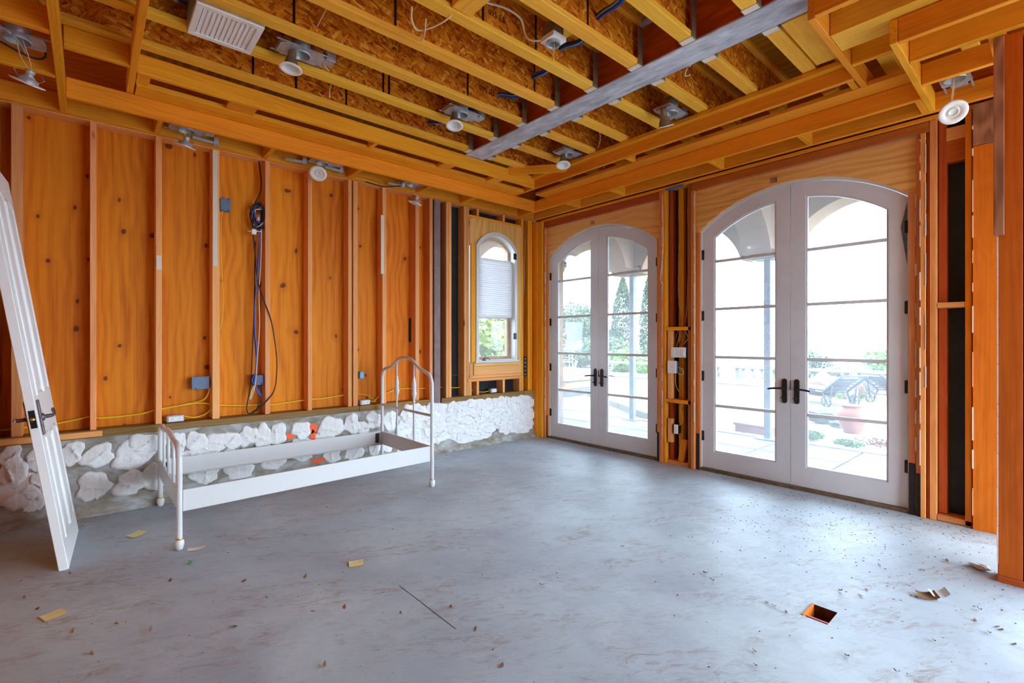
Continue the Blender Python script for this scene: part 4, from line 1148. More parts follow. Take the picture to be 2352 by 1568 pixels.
for (x, y, z, lab, a) in ((-4.02, -0.10, 3.075, 'galvanised bar bracket loose beside the third bay trim ring', 0.1), (-3.28, -0.12, 3.08, 'galvanised bar bracket left of the face out trim ring', -.15), (-2.92, -0.13, 3.08, 'galvanised bar bracket right of the face out trim ring', .1), (-2.22, -0.12, 3.075, 'galvanised bar bracket at the edge on trim ring', -.1)):
    t = thing('bar_bracket', lab, 'bracket', (x, y, z), (0, 0, a))
    b = MB(); b.cbox(-.10, .06, -.012, .012, -.004, .018, .002); b.cbox(.055, .095, -.02, .02, -.008, .055, .003); b.obj('bar', M['galv'], t)

# loudspeaker / junction box with round collar between joists
jb = thing('junction_box', 'white square ceiling box with round collar hanging between joists left of the steel beam', 'electrical box', (-2.42, -2.71, 3.37))
b = MB()
MB().cbox(-.055, .055, -.055, .055, .03, .128, .012).obj('box_body', M['galv_tan'], jb)
vs = []; n = 20
for k in range(n):
    a = 2 * PI * (k + .5) / n; c, s_ = math.cos(a), math.sin(a); f = .062 / max(abs(c), abs(s_)); vs.append((c * f, s_ * f, 0))
for k in range(n): a = 2 * PI * (k + .5) / n; vs.append((.042 * math.cos(a), .042 * math.sin(a), 0))
b.add(vs, [(k, n + k, n + (k + 1) % n, (k + 1) % n) for k in range(n)])
b.add([(p[0], p[1], .03) for p in vs[:n]] + [tuple(p) for p in vs[:n]], [(k, (k + 1) % n, n + (k + 1) % n, n + k) for k in range(n)])
b.obj('cover', M['plastic'], jb)
b = MB(); b.lathe([(.048, -.02), (.040, -.02), (.038, .0), (.038, .04), (.001, .041)], 20); b.lathe([(.048, -.02), (.048, .002)], 20); b.obj('collar', M['galv'], jb)
MB().tube(spline([(0, 0, .03), (.01, -.004, -.03), (0, .002, -.085), (-.004, 0, -.10)]), .0025, 6).obj('pigtail', M['cream'], jb)
MB().lathe([(.001, -.125), (.010, -.12), (.004, -.095), (.001, -.094)], 8).obj('wire_nut', M['yellow'], jb, label='yellow wire nut')

# air register
rg_ = thing('air_register', 'white louvred air register set in the joists at upper left', 'vent', (-4.125, -1.468, 3.325))
b = MB(); W, H = .365, .375
fw = .038
for x0, x1, y0, y1 in ((-W / 2, W / 2, -H / 2, -H / 2 + fw), (-W / 2, W / 2, H / 2 - fw, H / 2), (-W / 2, -W / 2 + fw, -H / 2 + fw, H / 2 - fw), (W / 2 - fw, W / 2, -H / 2 + fw, H / 2 - fw)):
    b.cbox(x0, x1, y0, y1, 0, .012, .003)
b.obj('face_frame', M['plastic'], rg_)
nl = 11
for k in range(nl):
    x = -W / 2 + fw + .012 + (W - 2 * fw - .012) * k / (nl - .2)
    Mx = Matrix.Translation((x + .008, 0, .010)) @ Matrix.Rotation(-.22, 4, 'Y')
    MB().cbox(-.0165, .0165, -H / 2 + fw - .002, H / 2 - fw + .002, -.001, .001, .0006, 0, Mx).obj('louver', M['plastic'], rg_)
b = MB(); b.box(-.185, .185, -.176, .176, .014, .26); 
b.obj('duct_boot', M['galv'], rg_, label='galvanised duct boot')
b = MB(); b.box(-W / 2 + .004, W / 2 - .004, -H / 2 + .004, H / 2 - .004, .0125, .0138); b.obj('backing', M['galv_tan'], rg_)
dt = thing('flexible_duct', 'foil wrapped duct running up behind the air register', 'duct', (-4.35, -1.46, 3.50))
b = MB(); b.tube(spline([(.0, 0, 0), (-.12, .0, .03), (-.35, .02, .05), (-.7, 0, .04)]), .10, 14); b.obj('sleeve', M['insul'], dt)

# ------------------------------------------------------------------ electrical boxes on the left wall
def gang_box(name, label, x, y, z, w, h, d, mat, face=None, rot=(0, 0, 0), cat='electrical box'):
    t = thing(name, label, cat, (x, y, z), rot)
    b = MB()
    b.cbox(-w / 2, w / 2, 0.004, d, -h / 2, h / 2, .004)
    for s in (-1, 1): b.cbox(s * w / 2 - .004, s * w / 2 + .004, 0.006, d, -h / 2 + .006, h / 2 - .006, .002)
    b.obj('box_body', M[mat], t)
    if face == 'rough':
        b = MB(); b.cbox(-w / 2 - .003, w / 2 + .003, 0, .005, -h / 2 - .003, h / 2 + .003, .002); b.obj('cover', M[mat], t)
        b = MB()
        for q in (-1, 1): b.cbox(q * w * .3 - .006, q * w * .3 + .006, -.003, 0.001, h / 2 - .012, h / 2 + .004, .001); b.cbox(q * w * .3 - .006, q * w * .3 + .006, -.003, 0.001, -h / 2 - .004, -h / 2 + .012, .001)
        b.obj('screw_lugs', M['pewter'], t, kind='stuff')
    if face == 'outlet':
        b = MB(); b.cbox(-w / 2 + .006, w / 2 - .006, -.006, .006, -h / 2 + .010, h / 2 - .010, .003); b.obj('outlet_face', M['plastic'], t, label='white outlet face')
        b = MB()
        L = max(w, h)
        for s in (-1, 1):
            cx, cz = (s * w * .22, 0) if w > h else (0, s * h * .22)
            for q in (-.006, .006): b.cbox(cx + q - .0015, cx + q + .0015, -.0075, -.005, cz - .004, cz + .004, .0005)
        b.obj('slots', M['rubber'], t, kind='stuff')
    return t
gang_box('outlet_box', 'metal outlet box lying on the sill below the third plywood bay, white outlet in it', -4.225, -0.01, 0.694, .115, .058, .06, 'galv', 'outlet')
gang_box('outlet_box', 'metal outlet box lying on the sill below the bay left of the bed headboard', -2.53, -0.01, 0.692, .105, .055, .06, 'galv', 'outlet')
gang_box('outlet_box', 'metal outlet box on the sill below the arched window', -0.71, 0.03, 0.694, .10, .055, .06, 'galv', 'outlet')
gang_box('switch_box', 'wide slate blue plastic box fixed at knee height left of the fourth stud', -4.035, 0.05, 0.985, .125, .105, .06, 'box_blue', 'rough')
gang_box('switch_box', 'slate blue box with wire tails high on the plywood near the tangled cables', -3.838, 0.08, 2.605, .075, .115, .05, 'box_blue', 'rough')
gang_box('switch_box', 'small pale blue box on the side of a stud left of the headboard', -2.553, 0.03, 0.985, .035, .085, .05, 'lightblue', 'rough')
gang_box('switch_box', 'dark open box with cables in it at knee height below the tangled cables', -3.562, 0.03, 0.985, .10, .10, .08, 'bluedark', None)

# ------------------------------------------------------------------ cables
def cable(name, label, pts, r, mat, cat='cable', group=None, n=6, step=6):
    P = spline(pts, step); o = P[0].copy()
    b = MB(); b.tube([p - o for p in P], r, n)
    ob = b.obj(name, M[mat], None, loc=o)
    ob['label'] = label; ob['category'] = cat
    if group: ob['group'] = group
    return ob
cable('yellow_cable', 'yellow cable running behind the studs from the left edge to the fourth stud', [(-5.6, .09, .70), (-5.2, .09, .71), (-4.95, .09, .726), (-4.76, .09, .757), (-4.72, .09, .740), (-4.5, .09, .745), (-4.36, .09, .765), (-4.30, .09, .772), (-4.15, .08, .80), (-4.05, .08, .815), (-3.99, .07, .85), (-3.965, .06, .93)], .0065, 'yellow')
cable('yellow_cable', 'second yellow strand looping up to the slate blue knee height box', [(-4.72, .08, .733), (-4.45, .08, .748), (-4.34, .08, .775), (-4.10, .08, .80), (-3.97, .075, .79), (-3.945, .07, .755), (-4.0, .07, .70), (-4.08, .06, .682), (-4.16, .055, .70)], .006, 'yellow')
cable('yellow_cable', 'thin yellow wire from the high slate blue box down the fourth stud', [(-3.855, .09, 2.56), (-3.872, .085, 2.45), (-3.875, .085, 2.2), (-3.862, .085, 1.9), (-3.855, .085, 1.7), (-3.87, .085, 1.5), (-3.895, .1, 1.45)], .004, 'yellow')
cable('yellow_cable', 'yellow cable crossing the bays behind the tangled cables toward the bed', [(-3.90, .09, .772), (-3.7, .09, .75), (-3.53, .09, .745), (-3.44, .09, .737), (-3.3, .09, .745), (-3.10, .09, .757), (-2.95, .09, .758), (-2.8, .09, .772), (-2.66, .09, .778)], .0075, 'yellow')
cable('yellow_cable', 'yellow cable dipping into the outlet box left of the headboard', [(-2.62, .09, .772), (-2.55, .09, .772), (-2.46, .09, .752), (-2.40, .085, .705), (-2.38, .07, .68), (-2.42, .06, .69), (-2.46, .05, .70)], .006, 'yellow')
cable('yellow_cable', 'yellow cable rising behind the bed headboard and on past the steel column', [(-2.38, .085, .69), (-2.33, .09, .73), (-2.28, .09, .748), (-2.15, .09, .79), (-2.05, .09, .80), (-1.90, .09, .795), (-1.75, .095, .785), (-1.60, .12, .785), (-1.45, .09, .78), (-1.3, .09, .765), (-1.18, .09, .765), (-1.08, .09, .75), (-1.0, .09, .70), (-0.85, .08, .68), (-0.77, .07, .69)], .006, 'yellow')
grp = 'cables tangled on the left wall'
rg = random.Random(21)
cable('black_cable', 'black cable dropping from the soffit into the tangle', [(-3.58, .08, 3.20), (-3.555, .06, 3.0), (-3.545, .05, 2.85), (-3.56, .04, 2.75), (-3.60, .03, 2.66)], .006, 'rubber')
cable('black_cable', 'long black cable looping out over the stud and back to the sill', [(-3.62, .03, 2.35), (-3.60, .03, 2.15), (-3.585, .03, 1.95), (-3.54, .0, 1.75), (-3.475, -.012, 1.55), (-3.43, -.012, 1.25), (-3.425, -.012, 1.05), (-3.45, -.012, .88), (-3.53, -.008, .77), (-3.62, .02, .695), (-3.66, .03, .68), (-3.672, .04, .74), (-3.65, .05, .86), (-3.632, .05, 1.0), (-3.62, .05, 1.3), (-3.605, .05, 1.7), (-3.60, .05, 2.1), (-3.595, .05, 2.3)], .0055, 'rubber')
cable('black_cable', 'black cable from the dark knee height box down to the sill', [(-3.55, .05, 1.0), (-3.545, .03, .92), (-3.54, .02, .80), (-3.58, .02, .71), (-3.63, .03, .68)], .005, 'rubber')
cable('black_cable', 'short black cable beside it from the knee height box', [(-3.57, .05, .99), (-3.575, .03, .90), (-3.57, .02, .78), (-3.60, .02, .70), (-3.64, .02, .676)], .005, 'rubber')
cable('blue_cable', 'blue cable hanging straight from the tangle to the knee height box', [(-3.565, .03, 2.40), (-3.575, .03, 2.1), (-3.605, .03, 1.7), (-3.605, .03, 1.45), (-3.59, .03, 1.25), (-3.60, .03, 1.05), (-3.61, .03, .95), (-3.575, .02, .86), (-3.56, .02, .84), (-3.58, .02, .90)], .006, 'blue')
cable('blue_cable', 'second blue cable twisted along the first', [(-3.56, .04, 2.42), (-3.585, .04, 1.95), (-3.61, .04, 1.6), (-3.60, .04, 1.3), (-3.585, .04, 1.1), (-3.63, .03, .99), (-3.60, .03, .93)], .005, 'blue')
cable('cream_cable', 'pale cable hanging beside the blue ones', [(-3.55, .03, 2.42), (-3.553, .03, 2.15), (-3.57, .03, 1.8), (-3.565, .03, 1.5), (-3.585, .03, 1.2), (-3.60, .025, .98), (-3.62, .02, .88), (-3.645, .02, .81)], .005, 'cream')
cable('cream_cable', 'pale cable tail curling below the knee height box', [(-3.60, .03, .95), (-3.63, .02, .90), (-3.64, .02, .85), (-3.65, .02, .81)], .004, 'cream')
for k in range(9):
    c = Vector((-3.575, .04, 2.54)); pts = []
    for q in range(7):
        a = q * 1.25 + k * .7
        pts.append(c + Vector((math.cos(a) * rg.uniform(.03, .085), rg.uniform(-.025, .03), math.sin(a) * rg.uniform(.05, .15) + rg.uniform(-.04, .03))))
    mt = ('rubber', 'bluedark', 'rubber', 'cream', 'rubber', 'blue', 'rubber', 'rubber', 'bluedark')[k]
    cable('tangled_cable', {'rubber': 'black coil in the cable tangle high on the left wall', 'bluedark': 'dark blue coil in the cable tangle high on the left wall', 'blue': 'bright blue coil in the cable tangle high on the left wall', 'cream': 'pale cream coil in the cable tangle high on the left wall'}[mt], pts, .005, mt, group=grp)
t = thing('cable_clip', 'small white plug connector at the bottom of the cable tangle', 'connector', (-3.618, .01, 2.375))
MB().cbox(-.02, .02, -.012, .012, -.025, .025, .004).obj('shell', M['plastic'], t)
MB().tube([(-.055, 0, .0), (.06, 0, .012)], .005, 6).obj('pin', M['cream'], t)
t = thing('cable_clip', 'grey barrel connector in the middle of the cable tangle', 'connector', (-3.585, .0, 2.51))
MB().tube([(0, 0, -.03), (0, 0, .03)], .014, 10).obj('shell', M['galv'], t)
# blue bundle through the joists, one strand after another
bpts = [(-2.31, -4.2, 3.52), (-2.32, -3.35, 3.535), (-2.30, -3.17, 3.46), (-2.22, -2.93, 3.52), (-2.165, -2.75, 3.47), (-2.14, -2.52, 3.53), (-2.09, -2.33, 3.47), (-2.03, -2.10, 3.53), (-2.00, -1.88, 3.47), (-2.05, -1.69, 3.53), (-2.08, -1.46, 3.47), (-2.16, -1.275, 3.52), (-2.18, -1.06, 3.475), (-2.26, -.87, 3.51), (-2.28, -.7, 3.5)]
for k in range(7):
    a = 2 * PI * k / 6; rr = .014 if k < 6 else 0
    pts = [Vector(p) + Vector((math.cos(a + i * .5) * rr, 0, math.sin(a + i * .5) * rr)) for i, p in enumerate(bpts)]
    cable('bundled_cable', ('bright blue strand', 'dark navy strand', 'pale sky blue strand', 'dark navy strand', 'bright blue strand', 'pale sky blue strand', 'black core strand')[k] + ' of the cable bundle strung through the joists', pts, .0065, ('blue', 'bluedark', 'lightblue', 'bluedark', 'blue', 'lightblue', 'rubber')[k], group='blue cables strung through the joists')
cable('cream_cable', 'thick pale cable curving down to the white square ceiling box', [(-2.98, -2.54, 3.50), (-2.88, -2.57, 3.50), (-2.75, -2.61, 3.50), (-2.62, -2.60, 3.50), (-2.55, -2.56, 3.47), (-2.53, -2.57, 3.42), (-2.50, -2.62, 3.39), (-2.47, -2.67, 3.39)], .007, 'cream')
cable('cream_cable', 'pale cable looped under the joists at top centre', [(-3.33, -2.42, 3.345), (-3.28, -2.33, 3.335), (-3.21, -2.275, 3.33), (-3.16, -2.34, 3.33), (-3.12, -2.47, 3.335), (-3.08, -2.55, 3.40)], .0055, 'cream')
cable('cream_cable', 'pale cable tail with a folded end at top centre', [(-3.22, -2.40, 3.335), (-3.17, -2.30, 3.32), (-3.13, -2.22, 3.34), (-3.12, -2.17, 3.345), (-3.135, -2.21, 3.36)], .004, 'cream')
for i, pts in enumerate(([(-3.60, -1.87, 3.56), (-3.62, -1.78, 3.50), (-3.63, -1.69, 3.46), (-3.64, -1.66, 3.44)], [(-3.55, -1.42, 3.49), (-3.52, -1.40, 3.44), (-3.46, -1.36, 3.40), (-3.42, -1.34, 3.385)], [(-3.27, -0.98, 3.48), (-3.27, -0.95, 3.43), (-3.26, -.93, 3.395)], [(-0.80, -1.82, 3.52), (-.77, -1.80, 3.45), (-.74, -1.75, 3.39)], [(-1.48, -3.19, 3.36), (-1.42, -3.13, 3.39), (-1.30, -3.05, 3.41), (-1.22, -3.05, 3.45)], [(-1.50, -2.13, 3.36), (-1.42, -2.10, 3.38), (-1.33, -2.02, 3.40), (-1.26, -1.98, 3.46)])):
    cable('cable_tail', ('pale cable tail below the joist right of the register lamp', 'pale cable tail hanging in the bay of the register lamp', 'short white cable tail by the stamped web at upper left', 'pale cable tail hanging near the soffit corner lamp', 'pale cable tail curling off the right of the steel beam near the doors', 'pale cable tail curling off the steel beam above the soffit corner')[i], pts, .0045, 'cream')
cable('black_cable', 'dark cable along the soffit into the right hand housing of the left wall', [(-2.55, -0.06, 3.06), (-2.45, -.05, 3.055), (-2.36, -.06, 3.05), (-2.28, -.10, 3.055), (-2.18, -.15, 3.075)], .006, 'rubber')
cable('yellow_cable', 'yellow cable along the soffit face over the double stud', [(-2.66, -.046, 3.075), (-2.60, -.05, 3.083), (-2.52, -.05, 3.08), (-2.42, -.055, 3.07)], .006, 'yellow')
cable('black_cable', 'black cable looped behind the leftmost dangling light', [(-5.25, -.9, 3.13), (-5.05, -.84, 3.08), (-4.98, -.86, 3.10), (-5.0, -.95, 3.14)], .006, 'rubber')
cable('grey_cable', 'grey cable sagging beside the leftmost light housing', [(-5.3, -1.1, 3.14), (-5.12, -1.05, 3.10), (-5.06, -.92, 3.06)], .007, 'iron_pale')
cable('grey_cable', 'blue grey cable at the upper left of the register', [(-4.46, -1.60, 3.44), (-4.42, -1.55, 3.40), (-4.37, -1.48, 3.40), (-4.33, -1.44, 3.42)], .009, 'bluedark')
cable('black_cable', 'thin dark wire hung beside the arched window', [(-.16, .04, 3.02), (-.15, .02, 2.8), (-.165, .02, 2.5), (-.17, .02, 2.2), (-.16, .03, 2.0)], .004, 'galv')

# pocket between the doors
def rbox(name, label, y, z, w, h, d, mat, x=0.02, cat='electrical box'):
    t = thing(name, label, cat, (x, y, z))
    MB().cbox(.006, d, -w / 2, w / 2, -h / 2, h / 2, .004).obj('box_body', M[mat], t)
    return t
t = rbox('switch_box', 'white triple switch in the wall pocket between the glazed doors', -2.235, 1.232, .17, .11, .08, 'box_blue')
MB().cbox(-.002, .006, -.085, .085, -.055, .055, .002).obj('cover_plate', M['plastic'], t)
for q in (-.052, 0, .052): MB().cbox(-.007, -.001, q - .018, q + .018, -.034, .034, .003).obj('rocker', M['plastic'], t)
t = rbox('wall_plate', 'plain white plate hanging under the triple switch', -2.165, 1.072, .09, .12, .06, 'box_blue', x=.012)
MB().cbox(-.002, .006, -.052, .052, -.068, .068, .002).obj('cover_plate', M['plastic'], t)
MB().cbox(-.004, -.0015, -.003, .003, -.004, .004, .0005).obj('screw_hole', M['rubber'], t)
t = rbox('outlet_box', 'small outlet box near the foot of the pocket between the doors', -2.19, 0.395, .06, .105, .08, 'rubber', x=.03)
MB().cbox(-.002, .006, -.036, .012, -.05, .05, .002).obj('outlet_face', M['plastic'], t)
for k, pts in enumerate(([(.09, -2.20, 3.0), (.085, -2.205, 2.4), (.085, -2.20, 1.9), (.09, -2.22, 1.55)], [(.06, -2.33, 3.0), (.055, -2.335, 2.3), (.06, -2.325, 1.8), (.08, -2.28, 1.55)], [(.05, -2.335, 3.0), (.045, -2.338, 2.2), (.06, -2.32, 1.7), (.08, -2.26, 1.5)], [(.04, -2.33, 3.0), (.04, -2.336, 2.5), (.05, -2.33, 2.0), (.08, -2.30, 1.55)])):
    cable('pale_cable', ('thin pink grey cable stapled down the left stud of the door pocket', 'deepest of three pink grey cables on the right stud of the door pocket', 'middle of three pink grey cables on the right stud of the door pocket', 'frontmost of three pink grey cables on the right stud of the door pocket')[k], pts, .0045, 'plank', group='cables down the upper pocket')
for k, yy in enumerate((-2.16, -2.20, -2.24, -2.28, -2.31)):
    cable('short_cable', ('pink grey', 'brass coloured', 'black', 'second pink grey', 'cream')[k] + ' wire fanning from the block down to the triple switch', [(.10, -2.23 + (yy + 2.235) * .5, 1.47), (.09, yy, 1.38), (.07, -2.20 + (yy + 2.235) * .4, 1.29)], .004, ('plank', 'brass', 'rubber', 'plank', 'cream')[k], group='cables fanning to the triple switch')
cable('cream_cable', 'white wire loop right of the plain plate', [(.05, -2.21, 1.07), (.04, -2.27, 1.05), (.05, -2.28, 1.0), (.06, -2.23, .99), (.06, -2.20, 1.02)], .004, 'cream')
cable('brown_cable', 'brown cable curving down behind the plain plate', [(.08, -2.17, 1.0), (.08, -2.17, .88), (.08, -2.21, .80), (.09, -2.24, .73)], .004, 'brass')
cable('yellow_cable', 'yellow cable curving to the outlet box at the foot of the pocket', [(.09, -2.25, .67), (.08, -2.235, .60), (.07, -2.27, .52), (.07, -2.25, .46), (.07, -2.21, .43)], .0055, 'yellow')
cable('cream_cable', 'loose cream wire hooked on the jamb right of the corner door', [(.012, -2.045, 2.98), (.008, -2.052, 2.90), (.010, -2.06, 2.4), (.005, -2.03, 2.05), (.0, -2.075, 1.98)], .0035, 'cream')

# ------------------------------------------------------------------ things on the floor
def flat_scrap(name, label, cat, x, y, w, d, rot, mat, curl=0.0, group=None, z=0.002):
    b = MB(); n = 4
    vs = []; fs = []
    for i in range(n + 1):
        for k in range(n + 1):
            u, v = i / n - .5, k / n - .5
            vs.append((u * w, v * d * (1.5 * (1 - (2 * u) ** 2) + .15 if name == 'leaf_scrap' else 1), curl * ((2 * u) ** 2 * .6 + (u + v) * .5 + .5)))
    for i in range(n):
        for k in range(n):
            a = i * (n + 1) + k; fs.append((a, a + n + 1, a + n + 2, a + 1))
    b.add(vs, fs, 0, True)
    m = len(vs); b.add([(p[0], p[1], p[2] - .0012) for p in vs], [tuple(reversed(f)) for f in fs], 0, True)
    o = b.obj(name, M[mat], None, loc=(x, y, z), rot=(0, 0, rot)); o['label'] = label; o['category'] = cat
    if group: o['group'] = group
    return o
flat_scrap('paper_note', 'pale yellow square note on the floor in front of the leaning door, nearest the camera', 'paper', -4.911, -1.699, .085, .075, .35, 'note', .003)
flat_scrap('paper_note', 'yellow note on the floor near the middle of the room', 'paper', -3.557, -2.148, .085, .075, -.35, 'note', .003)
flat_scrap('paper_note', 'torn yellow scrap between the leaning door and the bed foot', 'paper', -4.530, -0.715, .10, .08, .6, 'note', .006)
flat_scrap('wrapper', 'crumpled pale wrapper right of the bed foot', 'wrapper', -4.253, -1.277, .10, .035, -.3, 'caulk', .010)
flat_scrap('green_scrap', 'tiny green scrap on the floor in front of the bed', 'scrap', -4.321, -1.494, .025, .02, .8, 'leaf_green', .012)
flat_scrap('cardboard_scrap', 'torn brown and grey cardboard scrap on the floor toward the right wall', 'cardboard', -1.46, -4.51, .085, .06, -1.0, 'cardboard', .02)
flat_scrap('cardboard_scrap', 'grey peeled layer curling off the torn cardboard scrap', 'cardboard', -1.42, -4.55, .08, .045, -.9, 'foil', .03, z=.006)
rg = random.Random(8)
def crumple(name, label, cat, x, y, r, h, mat, seed):
    rr = random.Random(seed)
    bm = bmesh.new(); bmesh.ops.create_icosphere(bm, subdivisions=2, radius=1)
    for v in bm.verts:
        q = 1 + rr.uniform(-.3, .3); v.co = Vector((v.co.x * r * q, v.co.y * r * q * .6, max(0.002, (v.co.z * .5 + .5) * h * q)))
    me = bpy.data.meshes.new(name); bm.to_mesh(me); bm.free(); me.materials.append(M[mat])
    return link(name, me, None, (x, y, 0), (0, 0, rr.uniform(0, 3)), label, cat)
crumple('plastic_film', 'crumpled clear film at the foot of the right hand posts', 'plastic film', -0.80, -4.655, .055, .025, 'foil', 2)
crumple('plaster_crumb', 'white crumb of plaster on the floor by the right edge', 'crumb', -1.62, -4.98, .022, .02, 'plaster', 6)
SC = [(390, 1336), (437, 1295), (55, 1374), (85, 1400), (160, 1320), (165, 1455), (210, 1505), (268, 1435), (560, 1335), (700, 1328), (718, 1405), (790, 1398), (612, 1375), (860, 1730 // 1), (1153, 1530), (1090, 1450), (1035, 1395), (920, 1410), (1430, 1255), (1636, 1335), (2105, 1372), (2150, 1378), (2120, 1310), (2240, 1425), (2272, 1455), (2300, 1447), (2145, 1473), (2330, 1480), (2290, 1440), (1930, 1358), (1990, 1355), (1976, 1368), (1762, 1385), (1778, 1393), (1806, 1407), (2060, 1545), (1733, 1497), (1735, 1530), (2020, 1300), (2175, 1290), (1620, 1318), (2250, 1402), (1945, 1508), (540, 1440), (345, 1450), (745, 1530), (1245, 1345)]
f_, TH = 1108.0, HEAD
def floor_pt(px, py):
    """where a spot seen on the floor lies"""
    d = Vector((math.cos(TH), math.sin(TH), 0)) + Vector((math.sin(TH), -math.cos(TH), 0)) * ((px - 1176) / f_) + Vector((0, 0, 1)) * ((784 - py) / f_)
    t = -1.35 / d.z
    return Vector((-4.778, -4.978, 1.35)) + d * t
for i, (px, py) in enumerate(SC):
    if py > 1560: continue
    p = floor_pt(px, py)
    flat_scrap('leaf_scrap', 'small dry brown leaf scrap lying on the concrete floor', 'leaf', p.x, p.y, rg.uniform(.014, .030), rg.uniform(.006, .012), rg.uniform(0, 3), 'leaf_dry', rg.uniform(.004, .014), group='dry leaf scraps scattered on the floor')
b = MB()
for k in range(1700):
    if rg.random() < .55:
        x = -0.05 - abs(rg.gauss(0, .8)); y = rg.uniform(-5.2, -3.2)
    elif rg.random() < .35:
        x = rg.uniform(-5.4, -.3); y = -.06 - abs(rg.gauss(0, .09))
    elif rg.random() < .4:
        x = -.02 - abs(rg.gauss(0, .05)); y = rg.uniform(-4.6, -.2)
    else:
        x = rg.uniform(-5.4, -.3); y = rg.uniform(-4.8, -.3)
    if HX0 - .03 < x < HX1 + .03 and HY0 - .03 < y < HY1 + .03: continue
    s = rg.uniform(.0015, .0055); a = rg.uniform(0, PI); c, n_ = math.cos(a), math.sin(a); h = s * rg.uniform(.3, .9)
    pts = [(x + s * c * 1.6, y + s * n_ * 1.6, .0005), (x - s * n_, y + s * c, .0005), (x - s * c * 1.6, y - s * n_ * 1.6, .0005), (x + s * n_, y - s * c, .0005), (x, y, h)]
    b.add(pts, [(0, 1, 4), (1, 2, 4), (2, 3, 4), (3, 0, 4)], 0 if rg.random() < .75 else 1)
o = b.obj('floor_grit', [M['leaf_dry'], M['stem']], None, kind='stuff'); o['label'] = 'fine grit and sawdust strewn over the concrete floor'; o['category'] = 'grit'
# ------------------------------------------------------------------ outside: porch, terrace, garden
gd = setting('ground', 'pale gravel ground outside', 'ground')
b = MB()
b.quad((2.92, -60, -.14), (70, -60, -.14), (70, 60, -.14), (2.92, 60, -.14))
b.quad((-60, 0.7, -.14), (2.92, 0.7, -.14), (2.92, 60, -.14), (-60, 60, -.14))
b.quad((-60, -60, -.34), (2.92, -60, -.34), (2.92, 0.7, -.34), (-60, 0.7, -.34))
b.obj('gravel_bed', M['gravel'], gd)
lw = MB()
N = 26
for i in range(N):
    for k in range(N):
        xa, xb = 3.2 + 8.4 * i / N, 3.2 + 8.4 * (i + 1) / N
        ya, yb = -1.9 + 11 * k / N, -1.9 + 11 * (k + 1) / N
        zf = lambda x, y: -.13 + .02 * noise.noise(Vector((x * 2, y * 2, 0)))
        lw.quad((xa, ya, zf(xa, ya)), (xb, ya, zf(xb, ya)), (xb, yb, zf(xb, yb)), (xa, yb, zf(xa, yb)))
lw.obj('lawn', M['lawn'], gd, label='dry yellow green lawn')
pt = setting('terrace_floor', 'slate paved porch floor outside the glazed doors', 'paving')
MB().box(.2, 2.92, -8, 3.6, -.30, -.105).obj('bed', M['stone'], pt)
rg = random.Random(14)
for i in range(3):
    for k in range(11):
        xa = .22 + .84 * i; ya = -7.2 + .98 * k
        dz = rg.uniform(-.003, .004)
        MB().cbox(xa + .009, xa + .831, ya + .009, ya + .971, -.104, -.082 + dz, .006).obj('paving_slab', M['paving'], pt)
for k in range(12):
    ya = -7.4 + .95 * k
    MB().cbox(2.745, 2.93, ya + .004, ya + .946, -.104, -.072, .012).obj('edging_stone', M['stone'], pt)

pc = setting('porch_arcade', 'peach stucco arcade of round arches carrying the porch roof', 'porch')
YP = [2.57, 0.22, -2.13, -4.48, -6.83]
for k in range(4):
    c = (YP[k] + YP[k + 1]) / 2
    fn = arch_fn(c, 0.872, 2.56, 0.66)
    b = MB(); arch_panel(b, YP[k + 1] + .001, YP[k] - .001, 2.685, 3.80, c - .872, c + .872, None, fn, 2.52, 2.94, 'y', 28)
    b.obj('arch', M['stucco'], pc)
for y in YP[:4]:
    b = MB(); b.cbox(2.49, 2.97, y - .26, y + .26, 2.62, 2.68, .01); b.cbox(2.52, 2.94, y - .22, y + .22, 2.56, 2.62, .01); b.obj('impost', M['stucco'], pc)
# pier and cross arch at the corner of the house
b = MB(); b.cbox(0.21, 0.78, 0.14, 0.62, -.08, 2.50, .01); b.obj('pier', M['stucco'], pc)
b = MB(); b.cbox(0.21, 0.84, 0.09, 0.66, 2.50, 2.56, .01); b.cbox(0.21, 0.90, 0.05, 0.70, 2.56, 2.64, .01); b.obj('impost', M['stucco'], pc)
for y0 in (-2.33, 0.05):
    fn = arch_fn(1.42, 0.88, 2.60, 0.68)
    b = MB(); arch_panel(b, .22, 2.515, 2.645, 3.80, .54, 2.30, None, fn, y0, y0 + .40, 'x', 24); b.obj('arch', M['stucco'], pc)
b = MB(); b.cbox(0.21, 0.54, -2.33, -1.93, -.08, 2.64, .01); b.obj('pier', M['stucco'], pc)
b = MB(); b.cbox(0.205, 0.55, -8.0, 0.6, 3.05, 3.8, .01); b.cbox(.205, .30, 0.62, .9, -.1, 3.8, .01); b.obj('house_wall', M['stucco'], pc)
for k in range(12):
    MB().cbox(.1, 3.4, -8.0 + .98 * k, -8.0 + 0.98 * (k + 1) - .004, 3.82, 3.85, .002).obj('roof_board', M['porch_wood'], pc)
for k in range(14):
    y = 2.6 - .78 * k
    board('rafter', pc, .3, 3.3, y - .05, y + .05, 3.66, 3.818, M['porch_wood'], 'x')
for y, nm in ((0.22, 'grey steel shoring post on the porch beyond the corner door'), (-2.13, 'grey steel shoring post on the porch beyond the nearer door')):
    t = thing('shoring_post', nm, 'post', (2.72, y, -.08))
    b = MB(); b.cbox(-.045, .045, -.045, .045, .01, 2.63, .006); b.obj('tube', M['shore'], t)
    MB().cbox(-.14, .14, -.14, .14, 0, .012, .002).obj('base_plate', M['shore'], t)
    MB().cbox(-.16, .16, -.16, .16, 2.63, 2.638, .002).obj('head_plate', M['shore'], t)

